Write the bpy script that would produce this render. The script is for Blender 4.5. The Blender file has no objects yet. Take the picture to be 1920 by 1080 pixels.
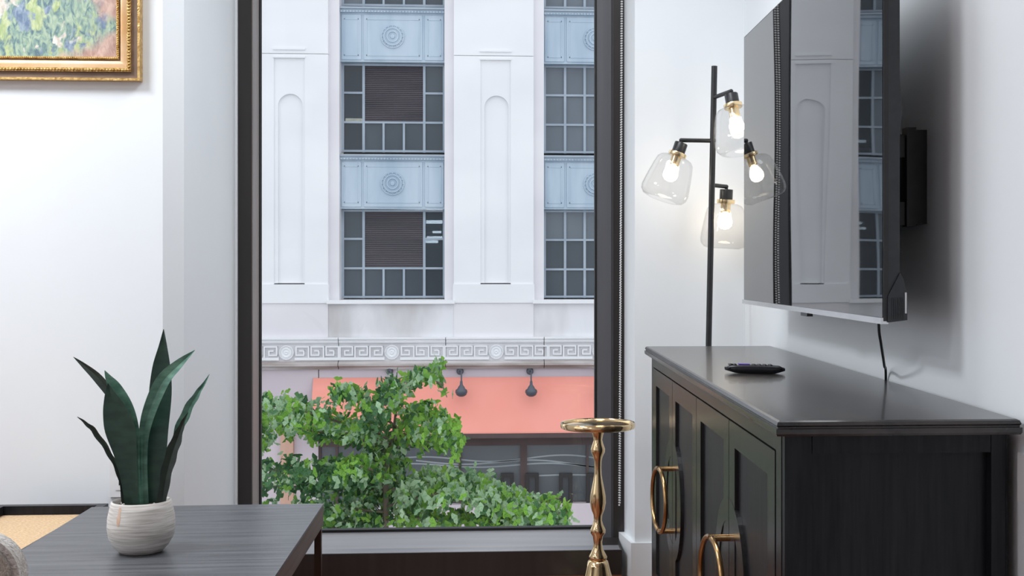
import bpy, bmesh, math, random
from mathutils import Vector, Matrix

random.seed(7)
scene = bpy.context.scene
COL = scene.collection

# ------------------------------------------------------------------ camera
F_PX, PX, PY, EYE = 2350.0, 1101.0, 503.0, 1.08        # focal length and principal point in 1920x1080 pixels
YAW = math.radians(3.63)
cam_d = bpy.data.cameras.new('camera')
cam = bpy.data.objects.new('camera', cam_d); COL.objects.link(cam)
cam_d.sensor_fit = 'HORIZONTAL'; cam_d.sensor_width = 36.0
cam_d.lens = F_PX / 1920 * 36.0
cam_d.shift_x = (960 - PX) / 1920
cam_d.shift_y = (PY - 540) / 1920
cam_d.clip_end = 300
cam.location = (0, 0, EYE)
cam.rotation_euler = (math.pi / 2, 0, -YAW)
scene.camera = cam

# ------------------------------------------------------------------ sky and exposure
world = bpy.data.worlds.new('overcast_sky'); scene.world = world
world.use_nodes = True
bg = world.node_tree.nodes['Background']
bg.inputs['Color'].default_value = (0.89, 0.945, 1.0, 1)
bg.inputs['Strength'].default_value = 1.47
vs = scene.view_settings
vs.view_transform = 'Standard'; vs.look = 'None'; vs.gamma = 1.0; vs.exposure = 0.0
vs.use_curve_mapping = False
FILL_POWER = 1.04          # scale of the added ceiling lights
BULB_GLOW = 15.0           # the bulbs of the floor lamp

# ------------------------------------------------------------------ photo geometry -> real positions
FW = Vector((math.sin(YAW), math.cos(YAW), 0)); RT = Vector((math.cos(YAW), -math.sin(YAW), 0)); UP = Vector((0, 0, 1))
CAMP = Vector((0, 0, EYE))
def ray(px, py): return FW + RT * ((px - PX) / F_PX) + UP * ((PY - py) / F_PX)
def at(px, py, Y): d = ray(px, py); return CAMP + d * (Y / d.y)
def atX(px, py, X): d = ray(px, py); return CAMP + d * (X / d.x)
def atZ(px, py, Z): d = ray(px, py); return CAMP + d * ((Z - EYE) / d.z)

# ------------------------------------------------------------------ materials
def nmat(name):
    m = bpy.data.materials.new(name); m.use_nodes = True
    nt = m.node_tree; nt.nodes.clear()
    out = nt.nodes.new('ShaderNodeOutputMaterial')
    return m, nt, out

def mat(name, c1, c2=None, scale=(8, 8, 8), rough=0.5, metal=0.0, bump=0.0, bscale=None, ior=1.5, coat=0.0,
        detail=4, lo=0.35, hi=0.65, rnd=0.0, trans=0.0, sheen=0.0, bdist=0.01, spec=.5):
    m, nt, out = nmat(name)
    b = nt.nodes.new('ShaderNodeBsdfPrincipled')
    b.inputs['Roughness'].default_value = rough
    b.inputs['Metallic'].default_value = metal
    b.inputs['IOR'].default_value = ior
    b.inputs['Specular IOR Level'].default_value = spec
    b.inputs['Coat Weight'].default_value = coat
    b.inputs['Coat Roughness'].default_value = 0.08
    if sheen: b.inputs['Sheen Weight'].default_value = sheen
    b.inputs['Base Color'].default_value = (*c1, 1)
    tc = nt.nodes.new('ShaderNodeTexCoord')
    if c2 is not None:
        mp = nt.nodes.new('ShaderNodeMapping'); mp.inputs['Scale'].default_value = scale
        nz = nt.nodes.new('ShaderNodeTexNoise'); nz.inputs['Scale'].default_value = 1.0; nz.inputs['Detail'].default_value = detail
        rp = nt.nodes.new('ShaderNodeValToRGB')
        rp.color_ramp.elements[0].position = lo; rp.color_ramp.elements[1].position = hi
        rp.color_ramp.elements[0].color = (*c1, 1); rp.color_ramp.elements[1].color = (*c2, 1)
        nt.links.new(tc.outputs['Object'], mp.inputs['Vector']); nt.links.new(mp.outputs['Vector'], nz.inputs['Vector'])
        nt.links.new(nz.outputs['Fac'], rp.inputs['Fac'])
        src = rp.outputs['Color']
        if rnd:
            oi = nt.nodes.new('ShaderNodeObjectInfo')
            hs = nt.nodes.new('ShaderNodeHueSaturation')
            mr = nt.nodes.new('ShaderNodeMapRange'); mr.inputs['To Min'].default_value = 1 - rnd; mr.inputs['To Max'].default_value = 1 + rnd
            nt.links.new(oi.outputs['Random'], mr.inputs['Value']); nt.links.new(mr.outputs['Result'], hs.inputs['Value'])
            nt.links.new(src, hs.inputs['Color']); src = hs.outputs['Color']
        nt.links.new(src, b.inputs['Base Color'])
    if bump:
        mp2 = nt.nodes.new('ShaderNodeMapping'); mp2.inputs['Scale'].default_value = bscale or scale
        nz2 = nt.nodes.new('ShaderNodeTexNoise'); nz2.inputs['Scale'].default_value = 1.0; nz2.inputs['Detail'].default_value = detail
        bp = nt.nodes.new('ShaderNodeBump'); bp.inputs['Strength'].default_value = bump; bp.inputs['Distance'].default_value = bdist
        nt.links.new(tc.outputs['Object'], mp2.inputs['Vector']); nt.links.new(mp2.outputs['Vector'], nz2.inputs['Vector'])
        nt.links.new(nz2.outputs['Fac'], bp.inputs['Height']); nt.links.new(bp.outputs['Normal'], b.inputs['Normal'])
    surf = b.outputs['BSDF']
    if trans:
        tl = nt.nodes.new('ShaderNodeBsdfTranslucent'); mx = nt.nodes.new('ShaderNodeMixShader'); mx.inputs['Fac'].default_value = trans
        if c2 is not None: nt.links.new(src, tl.inputs['Color'])
        else: tl.inputs['Color'].default_value = (*c1, 1)
        nt.links.new(surf, mx.inputs[1]); nt.links.new(tl.outputs['BSDF'], mx.inputs[2]); surf = mx.outputs['Shader']
    nt.links.new(surf, out.inputs['Surface'])
    return m

def thin_glass(name, ior=1.45, tint=(1, 1, 1), rough=0.0, body=None, body_fac=0.0, edge=1.0):
    m, nt, out = nmat(name)
    f0 = ((ior - 1) / (ior + 1)) ** 2
    lw = nt.nodes.new('ShaderNodeLayerWeight'); lw.inputs['Blend'].default_value = .5
    pw = nt.nodes.new('ShaderNodeMath'); pw.operation = 'POWER'; pw.inputs[1].default_value = 5.0
    ma = nt.nodes.new('ShaderNodeMath'); ma.operation = 'MULTIPLY_ADD'; ma.inputs[1].default_value = (1 - f0) * edge; ma.inputs[2].default_value = f0
    nt.links.new(lw.outputs['Facing'], pw.inputs[0]); nt.links.new(pw.outputs[0], ma.inputs[0])
    tr = nt.nodes.new('ShaderNodeBsdfTransparent'); tr.inputs['Color'].default_value = (*tint, 1)
    gl = nt.nodes.new('ShaderNodeBsdfGlossy'); gl.inputs['Roughness'].default_value = rough
    mx = nt.nodes.new('ShaderNodeMixShader')
    base = tr.outputs['BSDF']
    if body:
        df = nt.nodes.new('ShaderNodeBsdfDiffuse'); df.inputs['Color'].default_value = (*body, 1)
        m2 = nt.nodes.new('ShaderNodeMixShader'); m2.inputs['Fac'].default_value = body_fac
        nt.links.new(base, m2.inputs[1]); nt.links.new(df.outputs['BSDF'], m2.inputs[2]); base = m2.outputs['Shader']
    nt.links.new(ma.outputs[0], mx.inputs['Fac'])
    nt.links.new(base, mx.inputs[1]); nt.links.new(gl.outputs['BSDF'], mx.inputs[2])
    nt.links.new(mx.outputs['Shader'], out.inputs['Surface'])
    return m

def glow(name, col, s):
    m, nt, out = nmat(name)
    e = nt.nodes.new('ShaderNodeEmission'); e.inputs['Color'].default_value = (*col, 1); e.inputs['Strength'].default_value = s
    nt.links.new(e.outputs['Emission'], out.inputs['Surface'])
    return m

def painting_mat():
    m, nt, out = nmat('oil_painting_garden')
    N = nt.nodes.new; L = nt.links.new
    b = N('ShaderNodeBsdfPrincipled'); b.inputs['Roughness'].default_value = 0.45
    tc = N('ShaderNodeTexCoord')
    def noise(sc, det, dist=0.0):
        mp = N('ShaderNodeMapping'); mp.inputs['Scale'].default_value = sc
        nz = N('ShaderNodeTexNoise'); nz.inputs['Scale'].default_value = 1; nz.inputs['Detail'].default_value = det; nz.inputs['Distortion'].default_value = dist
        L(tc.outputs['Object'], mp.inputs['Vector']); L(mp.outputs['Vector'], nz.inputs['Vector']); return nz.outputs['Fac']
    def ramp(src, cols):
        rp = N('ShaderNodeValToRGB'); cr = rp.color_ramp
        cr.elements[0].position = cols[0][0]; cr.elements[0].color = (*cols[0][1], 1)
        cr.elements[1].position = cols[-1][0]; cr.elements[1].color = (*cols[-1][1], 1)
        for p, c in cols[1:-1]:
            e = cr.elements.new(p); e.color = (*c, 1)
        L(src, rp.inputs['Fac']); return rp.outputs['Color']
    def blend(f, a, b_):
        m_ = N('ShaderNodeMix'); m_.data_type = 'RGBA'; L(f, m_.inputs[0]); L(a, m_.inputs[6]); L(b_, m_.inputs[7]); return m_.outputs[2]
    def rng(src, lo, hi):
        q = N('ShaderNodeMapRange'); q.inputs['From Min'].default_value = lo; q.inputs['From Max'].default_value = hi; L(src, q.inputs['Value']); return q.outputs['Result']
    greens = ramp(noise((70, 70, 34), 4, 1.2), [(.34, (.10, .17, .21)), (.47, (.22, .33, .29)), (.56, (.33, .44, .33)), (.68, (.44, .54, .40))])
    limes = ramp(noise((90, 90, 40), 3, .8), [(.35, (.36, .46, .20)), (.65, (.56, .62, .36))])
    creams = ramp(noise((80, 80, 45), 3, .5), [(.35, (.60, .52, .44)), (.65, (.80, .76, .70))])
    blues = ramp(noise((80, 80, 45), 3, .5), [(.35, (.13, .19, .30)), (.65, (.32, .40, .48))])
    c_ = blend(rng(noise((24, 24, 13), 4, .6), .54, .60), greens, limes)
    c_ = blend(rng(noise((21, 23, 14), 4, .6), .56, .62), c_, blues)
    c_ = blend(rng(noise((17, 15, 10), 5, .8), .59, .63), c_, creams)
    r2 = N('ShaderNodeValToRGB'); r2.color_ramp.elements[0].color = (.42, .25, .21, 1); r2.color_ramp.elements[1].color = (.66, .46, .38, 1)
    r2.color_ramp.elements[0].position = .35; r2.color_ramp.elements[1].position = .65
    L(noise((60, 60, 30), 4, 1.0), r2.inputs['Fac'])
    # the painted earth path runs along the picture's lower right corner and its upper right
    sp = N('ShaderNodeSeparateXYZ'); L(tc.outputs['Object'], sp.inputs['Vector'])
    a1 = N('ShaderNodeMath'); a1.operation = 'MULTIPLY_ADD'; a1.inputs[1].default_value = -1.0; a1.inputs[2].default_value = 0.0
    L(sp.outputs['Z'], a1.inputs[0])
    a2 = N('ShaderNodeMath'); a2.operation = 'MULTIPLY_ADD'; a2.inputs[1].default_value = .55; L(sp.outputs['X'], a2.inputs[0]); L(a1.outputs[0], a2.inputs[2])
    nz = noise((16, 16, 16), 3)
    a3 = N('ShaderNodeMath'); a3.operation = 'MULTIPLY_ADD'; a3.inputs[1].default_value = .10; L(nz, a3.inputs[0]); L(a2.outputs[0], a3.inputs[2])
    mr = N('ShaderNodeMapRange'); mr.inputs['From Min'].default_value = -.045; mr.inputs['From Max'].default_value = -.010
    L(a3.outputs[0], mr.inputs['Value'])
    # pale pink blossom high on the right
    b1 = N('ShaderNodeMath'); b1.operation = 'MULTIPLY_ADD'; b1.inputs[1].default_value = .9; L(sp.outputs['X'], b1.inputs[0]); L(sp.outputs['Z'], b1.inputs[2])
    b2 = N('ShaderNodeMath'); b2.operation = 'MULTIPLY_ADD'; b2.inputs[1].default_value = .16; L(nz, b2.inputs[0]); L(b1.outputs[0], b2.inputs[2])
    mr2 = N('ShaderNodeMapRange'); mr2.inputs['From Min'].default_value = .155; mr2.inputs['From Max'].default_value = .20
    L(b2.outputs[0], mr2.inputs['Value'])
    mxa = N('ShaderNodeMath'); mxa.operation = 'MAXIMUM'; L(mr.outputs['Result'], mxa.inputs[0]); L(mr2.outputs['Result'], mxa.inputs[1])
    mx = N('ShaderNodeMix'); mx.data_type = 'RGBA'
    L(mxa.outputs[0], mx.inputs[0]); L(c_, mx.inputs[6]); L(r2.outputs['Color'], mx.inputs[7])
    L(mx.outputs[2], b.inputs['Base Color'])
    bp = N('ShaderNodeBump'); bp.inputs['Strength'].default_value = .4; bp.inputs['Distance'].default_value = .002
    L(noise((90, 90, 40), 3, 1.5), bp.inputs['Height']); L(bp.outputs['Normal'], b.inputs['Normal'])
    L(b.outputs['BSDF'], out.inputs['Surface'])
    return m

M = {}
M['paint'] = mat('white_wall_paint', (.835, .865, .895), (.85, .88, .905), (3, 3, 3), rough=.55)
M['trimw'] = mat('white_gloss_trim', (.86, .88, .90), (.88, .89, .91), (5, 5, 5), rough=.35)
M['ceil'] = mat('ceiling_paint', (.86, .86, .86), (.88, .88, .88), (3, 3, 3), rough=.8)
M['floor'] = mat('red_brown_floor', (.16, .055, .03), (.28, .11, .06), (2, 30, 2), rough=.35)
M['bronze'] = mat('dark_bronze_aluminium', (.022, .018, .017), (.030, .025, .024), (30, 30, 2), rough=.33, ior=1.5)
M['bronze3'] = mat('champagne_bronze_stile', (.25, .215, .205), (.29, .25, .24), (30, 30, 2), rough=.4)
M['bronze2'] = mat('grey_bronze_sash', (.13, .135, .15), (.145, .148, .162), (30, 30, 2), rough=.38)
M['sillm'] = mat('sky_sheen_sill_metal', (.24, .235, .25), (.28, .27, .285), (2, 30, 30), rough=.30, ior=1.6)  # sky's reflection on the dark sill put into a paler grey
M['gasket'] = mat('black_gasket', (.008, .008, .008), rough=.6)
M['pane'] = thin_glass('window_glass', 1.30)
M['blackwood'] = mat('black_stained_wood', (.0055, .0065, .009), (.013, .0145, .019), (110, 110, 7), rough=.34, bump=.12, bscale=(160, 160, 8), bdist=.002, spec=.26)
M['blackpanel'] = mat('black_stained_panel', (.007, .0075, .009), (.016, .017, .020), (110, 110, 7), rough=.42, bump=.12, bscale=(160, 160, 8), bdist=.002, spec=.30)
M['blackdoor'] = mat('black_stained_door_wood', (.014, .014, .015), (.024, .023, .024), (90, 90, 6), rough=.27, bump=.10, bscale=(160, 160, 8), bdist=.002, spec=.42)
M['blacktop'] = mat('black_brown_cabinet_top', (.017, .015, .016), (.040, .033, .031), (14, 3, 14), rough=.27, bump=.10, bscale=(30, 6, 30), bdist=.004, coat=.25, detail=6)
M['tabletop'] = mat('charcoal_wood_tabletop', (.060, .063, .070), (.115, .118, .128), (3, 55, 20), rough=.36, bump=.25, bscale=(5, 90, 30), bdist=.002, detail=5)
M['tableedge'] = mat('brown_grey_table_edge', (.10, .078, .068), (.16, .125, .11), (30, 3, 60), rough=.5)
M['tableleg'] = mat('dark_brown_metal_leg', (.04, .022, .014), (.07, .038, .022), (30, 30, 4), rough=.35, metal=.4)
M['brass'] = mat('polished_brass', (.86, .62, .33), (.92, .70, .42), (20, 20, 20), rough=.13, metal=1, bump=.05, bscale=(40, 40, 40), bdist=.002)
M['brass2'] = mat('satin_brass', (.80, .62, .36), (.86, .68, .42), (40, 40, 40), rough=.25, metal=1)
M['handle'] = mat('aged_bronze_handle', (.44, .26, .11), (.54, .33, .15), (40, 40, 40), rough=.22, metal=1)
M['black'] = mat('matt_black_metal', (.014, .014, .016), (.02, .02, .022), (40, 40, 40), rough=.38)
M['lampglass'] = thin_glass('clear_lamp_glass', 1.35, (.965, .965, .965), .02, edge=.55)
M['bulb'] = glow('warm_bulb', (1.0, .85, .66), BULB_GLOW)
M['screen'] = mat('dark_tv_screen', (.004, .005, .006), rough=.015, ior=1.95, bump=.035, bscale=(1, 2.6, 2.2), detail=0.0, bdist=.03)
M['tvbody'] = mat('black_tv_plastic', (.020, .024, .028), (.026, .030, .034), (60, 60, 60), rough=.36)
M['chrome'] = mat('silver_tv_trim', (.62, .63, .65), (.68, .69, .70), (20, 20, 20), rough=.2, metal=.9)
M['white'] = mat('white_plastic', (.82, .82, .83), (.84, .84, .85), (20, 20, 20), rough=.4)
M['rubber'] = mat('black_cable_rubber', (.01, .01, .011), rough=.5)
M['remote'] = mat('black_remote_plastic', (.012, .013, .018), (.016, .017, .022), (80, 80, 80), rough=.35)
M['purple'] = mat('purple_button', (.14, .08, .42), rough=.4)
M['pot'] = mat('whitewashed_clay_pot', (.40, .355, .32), (.74, .70, .66), (14, 14, 240), rough=.65, bump=.25, bscale=(10, 10, 260), bdist=.0015, lo=.25, hi=.62)
M['potstain'] = mat('bare_terracotta_stain', (.66, .40, .27), (.72, .52, .40), (30, 30, 60), rough=.7)
M['soil'] = mat('dark_soil', (.03, .022, .016), (.10, .08, .06), (90, 90, 90), rough=.9, bump=.6, bdist=.004)
M['leafdark'] = mat('snake_plant_leaf', (.008, .030, .021), (.019, .056, .038), (25, 25, 60), rough=.38)
M['leafmid'] = mat('snake_plant_leaf_pale', (.06, .16, .115), (.15, .31, .23), (25, 25, 60), rough=.42)
M['leafblk'] = mat('snake_plant_leaf_dark', (.012, .022, .016), (.022, .038, .028), (25, 25, 60), rough=.42)
M['gold'] = mat('gilded_moulding', (.45, .25, .07), (.80, .55, .22), (90, 90, 90), rough=.32, metal=.75, bump=.5, bscale=(220, 220, 220), bdist=.002)
M['goldcove'] = mat('warm_gilt_cove', (.70, .42, .20), (.85, .62, .40), (8, 8, 8), rough=.32, metal=.45)
M['frameb'] = mat('brown_frame_flat', (.20, .13, .09), (.27, .18, .13), (20, 20, 20), rough=.45)
M['painting'] = painting_mat()
M['jute'] = mat('woven_jute', (.52, .34, .19), (.76, .55, .34), (140, 260, 140), rough=.85, bump=.8, bscale=(160, 300, 160), bdist=.003)
M['boucle'] = mat('cream_boucle', (.50, .46, .41), (.74, .70, .66), (160, 160, 160), rough=.95, bump=1.0, bscale=(220, 220, 220), bdist=.006, sheen=.3)
M['boucle2'] = mat('taupe_boucle_panel', (.38, .34, .29), (.56, .51, .45), (160, 160, 160), rough=.95, bump=1.0, bscale=(220, 220, 220), bdist=.006)
M['chain'] = mat('nickel_bead_chain', (.72, .72, .72), (.80, .80, .80), (90, 90, 90), rough=.3, metal=.6)
# outside
M['stone'] = mat('pale_limestone', (.745, .75, .775), (.815, .82, .84), (.5, .5, .9), rough=.9, detail=6)
M['stone2'] = mat('warm_limestone', (.68, .66, .69), (.76, .745, .77), (.6, .6, .9), rough=.9, detail=6)
M['stain'] = mat('weathered_limestone', (.48, .46, .46), (.74, .74, .77), (1.4, 1.4, .5), rough=.9, detail=6, lo=.30, hi=.58)
M['cornice'] = mat('grimy_cornice_stone', (.27, .22, .20), (.60, .57, .57), (.9, .9, 6), rough=.9, detail=6)
M['friezebed'] = mat('grey_frieze_stone', (.56, .55, .57), (.68, .67, .69), (1, 1, 2), rough=.9, detail=6)
M['pinkstone'] = mat('pinkish_stone', (.56, .49, .54), (.63, .56, .60), (.5, .5, .5), rough=.85, detail=5)
M['brownstone'] = mat('tan_orange_stone', (.55, .33, .25), (.60, .38, .29), (2, 2, 2), rough=.85)
M['spandrel'] = mat('blue_grey_spandrel', (.36, .46, .56), (.47, .56, .65), (4, 4, .8), rough=.7, detail=6)
M['winmetal'] = mat('blue_grey_window_metal', (.30, .36, .43), (.36, .42, .49), (3, 3, 3), rough=.6)
M['bpane_lit'] = thin_glass('lit_office_glass', 1.5, (.35, .40, .45), .02, (.03, .045, .06), .72)
M['bpane'] = mat('dark_office_glass', (.028, .042, .058), (.055, .072, .09), (1.2, 1.2, .6), rough=.28)
M['bpane2'] = mat('grey_blind_glass', (.10, .125, .155), (.14, .17, .20), (1.2, 1.2, .6), rough=.28)
M['louver'] = mat('dark_louver', (.075, .07, .085), (.10, .09, .105), (1, 1, 6), rough=.7)
M['inside'] = mat('dark_office_inside', (.03, .04, .05), (.05, .06, .07), (1, 1, 1), rough=.9)
M['tube'] = glow('office_light_tube', (1, .97, .92), 45)
M['pane_glint'] = glow('warm_pane_reflection', (1, .82, .55), 30)
M['awning'] = mat('salmon_awning_canvas', (.83, .30, .24), (.87, .345, .28), (1, 1, 1), rough=.85)
M['awnedge'] = mat('dark_brown_steel', (.07, .045, .045), (.09, .06, .06), (3, 3, 3), rough=.6)
M['goose'] = mat('slate_grey_enamel', (.055, .07, .095), (.075, .09, .115), (9, 9, 9), rough=.4)
M['shop'] = mat('dark_shop_glass', (.085, .10, .115), (.12, .138, .152), (.5, .5, 1.5), rough=.15)
M['wave'] = mat('frosted_wave_stripe', (.26, .30, .32), (.34, .38, .40), (1, 1, 1), rough=.5)
M['asphalt'] = mat('grey_asphalt', (.13, .13, .135), (.17, .17, .175), (3, 3, 3), rough=.9)
M['pavement'] = mat('pale_pavement', (.45, .43, .43), (.52, .50, .50), (1, 1, 1), rough=.9)
M['bark'] = mat('grey_brown_bark', (.11, .085, .065), (.20, .16, .125), (9, 9, 3), rough=.9, bump=.5)
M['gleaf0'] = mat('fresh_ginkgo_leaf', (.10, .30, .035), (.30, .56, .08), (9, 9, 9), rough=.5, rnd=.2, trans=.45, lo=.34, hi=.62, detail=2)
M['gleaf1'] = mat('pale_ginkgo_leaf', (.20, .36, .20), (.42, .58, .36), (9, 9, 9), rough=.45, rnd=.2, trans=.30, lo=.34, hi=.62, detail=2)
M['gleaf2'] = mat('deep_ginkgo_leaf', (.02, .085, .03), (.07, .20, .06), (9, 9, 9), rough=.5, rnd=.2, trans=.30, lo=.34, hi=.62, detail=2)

# ------------------------------------------------------------------ mesh helpers
ORG = {}
def thing(name, label, cat, loc, group=None):
    o = bpy.data.objects.new(name, None); COL.objects.link(o); o.empty_display_size = .05
    o.location = loc; o['label'] = label; o['category'] = cat
    if group: o['group'] = group
    ORG[o.name] = Vector(loc)
    return o
def tag(o, label, cat, group=None):
    o['label'] = label; o['category'] = cat
    if group: o['group'] = group
    return o
def struct(o): o['kind'] = 'structure'; return o

def obj(name, bm, m, parent=None, smooth=False, bevel=0.0, segs=2, auto=None, recalc=True):
    if bevel:
        es = [e for e in bm.edges if len(e.link_faces) == 2 and e.calc_face_angle(0) > .5]
        bmesh.ops.bevel(bm, geom=es, offset=bevel, segments=segs, profile=.5, affect='EDGES', clamp_overlap=True)
    if recalc: bmesh.ops.recalc_face_normals(bm, faces=bm.faces)
    if parent is not None: org = ORG[parent.name]
    else:
        xs = [v.co for v in bm.verts]
        mn = Vector([min(c[i] for c in xs) for i in range(3)]); mx = Vector([max(c[i] for c in xs) for i in range(3)])
        org = Vector(((mn.x + mx.x) / 2, (mn.y + mx.y) / 2, mn.z))
    bmesh.ops.translate(bm, verts=bm.verts, vec=-org)
    me = bpy.data.meshes.new(name); bm.to_mesh(me); bm.free()
    me.materials.append(M[m])
    if smooth:
        me.polygons.foreach_set('use_smooth', [True] * len(me.polygons))
        if auto is not None:
            try: me.set_sharp_from_angle(angle=math.radians(auto))
            except Exception: pass
    o = bpy.data.objects.new(name, me); COL.objects.link(o)
    if parent is None: o.location = org
    else: o.parent = parent
    ORG[o.name] = org
    return o
def inst(name, me, parent, loc, rot=(0, 0, 0), sc=(1, 1, 1)):
    o = bpy.data.objects.new(name, me); COL.objects.link(o); o.parent = parent
    o.location = Vector(loc) - ORG[parent.name]; o.rotation_euler = rot; o.scale = sc
    ORG[o.name] = Vector(loc)
    return o
def meshof(name, bm, m, smooth=False):
    bmesh.ops.recalc_face_normals(bm, faces=bm.faces)
    me = bpy.data.meshes.new(name); bm.to_mesh(me); bm.free(); me.materials.append(M[m])
    if smooth: me.polygons.foreach_set('use_smooth', [True] * len(me.polygons))
    return me

def B(): return bmesh.new()
def box(bm, x0, x1, y0, y1, z0, z1, mx=None):
    vs_ = [bm.verts.new((x, y, z)) for z in (z0, z1) for y in (y0, y1) for x in (x0, x1)]
    for f in ((0, 2, 3, 1), (4, 5, 7, 6), (0, 1, 5, 4), (1, 3, 7, 5), (3, 2, 6, 7), (2, 0, 4, 6)):
        bm.faces.new([vs_[i] for i in f])
    if mx is not None:
        for v in vs_: v.co = mx @ v.co
    return bm
def bx(x0, x1, y0, y1, z0, z1): return box(B(), x0, x1, y0, y1, z0, z1)
def prism(bm, pts, vec):
    a = [bm.verts.new(p) for p in pts]; b = [bm.verts.new(Vector(p) + Vector(vec)) for p in pts]
    n = len(a)
    bm.faces.new(a); bm.faces.new(b[::-1])
    for i in range(n): bm.faces.new((a[i], b[i], b[(i + 1) % n], a[(i + 1) % n]))
    return bm
def axis_mx(origin, d):
    d = Vector(d).normalized()
    q = Vector((0, 0, 1)).rotation_difference(d)
    return Matrix.Translation(Vector(origin)) @ q.to_matrix().to_4x4()
def lathe(bm, prof, mx=None, seg=32, cap=True):
    rings = []
    for r, z in prof:
        ring = []
        for i in range(seg):
            a = 2 * math.pi * i / seg
            co = Vector((r * math.cos(a), r * math.sin(a), z))
            ring.append(bm.verts.new(mx @ co if mx is not None else co))
        rings.append(ring)
    for k in range(len(rings) - 1):
        for i in range(seg):
            j = (i + 1) % seg
            bm.faces.new((rings[k][i], rings[k][j], rings[k + 1][j], rings[k + 1][i]))
    if cap:
        if prof[0][0] > 1e-6: bm.faces.new(rings[0][::-1])
        if prof[-1][0] > 1e-6: bm.faces.new(rings[-1])
    return bm
def smooth_path(pts, n=6):
    pts = [Vector(p) for p in pts]
    if len(pts) < 3: return pts
    out = []
    for i in range(len(pts) - 1):
        p0 = pts[max(i - 1, 0)]; p1 = pts[i]; p2 = pts[i + 1]; p3 = pts[min(i + 2, len(pts) - 1)]
        for k in range(n):
            t = k / n
            out.append(.5 * ((2 * p1) + (p2 - p0) * t + (2 * p0 - 5 * p1 + 4 * p2 - p3) * t * t + (3 * p1 - p0 - 3 * p2 + p3) * t ** 3))
    out.append(pts[-1])
    return out
def tube(bm, pts, r, seg=10, closed=False):
    pts = [Vector(p) for p in pts]; n = len(pts)
    rr = r if isinstance(r, (list, tuple)) else [r] * n
    rings = []; up = None
    for i, p in enumerate(pts):
        if closed: t = (pts[(i + 1) % n] - pts[i - 1]).normalized()
        else: t = (pts[min(i + 1, n - 1)] - pts[max(i - 1, 0)]).normalized()
        if up is None:
            up = Vector((0, 0, 1)) if abs(t.z) < .9 else Vector((1, 0, 0))
        s = t.cross(up).normalized(); up = s.cross(t).normalized()
        rings.append([bm.verts.new(p + (s * math.cos(2 * math.pi * k / seg) + up * math.sin(2 * math.pi * k / seg)) * rr[i]) for k in range(seg)])
    for i in range(n if closed else n - 1):
        a, b = rings[i], rings[(i + 1) % n]
        for k in range(seg):
            j = (k + 1) % seg; bm.faces.new((a[k], a[j], b[j], b[k]))
    if not closed: bm.faces.new(rings[0][::-1]); bm.faces.new(rings[-1])
    return bm
def ball(bm, c, r, u=16, v=10, sc=(1, 1, 1)):
    bmesh.ops.create_uvsphere(bm, u_segments=u, v_segments=v, radius=r, matrix=Matrix.Translation(Vector(c)) @ Matrix.Diagonal((*sc, 1)))
    return bm

# ================================================================== THE ROOM
XW = .802            # right wall
YP = 4.20            # front of the white pier right of the window
XS = .427            # left side of that pier
YL = 3.63            # wall that carries the painting
YWF = 4.37           # inner face of the window frame
YG = 4.49            # glass
CEIL = 2.75
XL, YB = -3.9, -3.0  # far left wall, wall behind the camera
XA = -.978           # corner of the painting wall
XF0 = at(445, 500, YWF).x                                  # left edge of the frame

struct(obj('floor', bx(XL - .2, XW + .2, YB - .2, YG + .3, -.12, 0), 'floor'))
struct(obj('ceiling', bx(XL - .2, XW + .2, YB - .2, YG + .3, CEIL, CEIL + .12), 'ceil'))
struct(obj('wall_right', bx(XW, XW + .15, YB, YP, 0, CEIL), 'paint'))
XJ = .4075           # where the pier's splayed side meets the window frame
struct(obj('wall_back_right', prism(B(), [(XS, YP, 0), (XW + .15, YP, 0), (XW + .15, YG + .30, 0), (XJ, YG + .30, 0), (XJ, YWF, 0)], (0, 0, CEIL)), 'paint', bevel=.004))
# painting wall with a corner chamfer added to imitate a strip of light, and the return that runs to the window
bA = at(345, 500, YL + .04)
pts = [(XL - .2, YL, 0), (XA, YL, 0), (bA.x, bA.y, 0), (XF0 - .004, YWF + .01, 0), (XF0 - .004, YG + .30, 0), (XL - .2, YG + .30, 0)]
struct(obj('wall_back_left', prism(B(), pts, (0, 0, CEIL)), 'paint', bevel=.012, segs=3))
struct(obj('wall_header', bx(XF0, XJ, YWF, YG + .3, 2.62, CEIL), 'paint'))
def wall_with_hole(name, axis, c0, c1, a0, a1, h0, h1, hz0, hz1):
    bm = B()
    def bb(p0, p1, z0, z1):
        if axis == 'x': box(bm, c0, c1, p0, p1, z0, z1)
        else: box(bm, p0, p1, c0, c1, z0, z1)
    bb(a0, h0, 0, CEIL); bb(h1, a1, 0, CEIL); bb(h0, h1, 0, hz0); bb(h0, h1, hz1, CEIL)
    return struct(obj(name, bm, 'paint'))
wall_with_hole('wall_left', 'x', XL - .15, XL, YB, YL, .2, 3.3, .35, 2.6)
struct(obj('wall_front', bx(XL - .15, XW + .15, YB - .15, YB, 0, CEIL), 'paint'))
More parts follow.
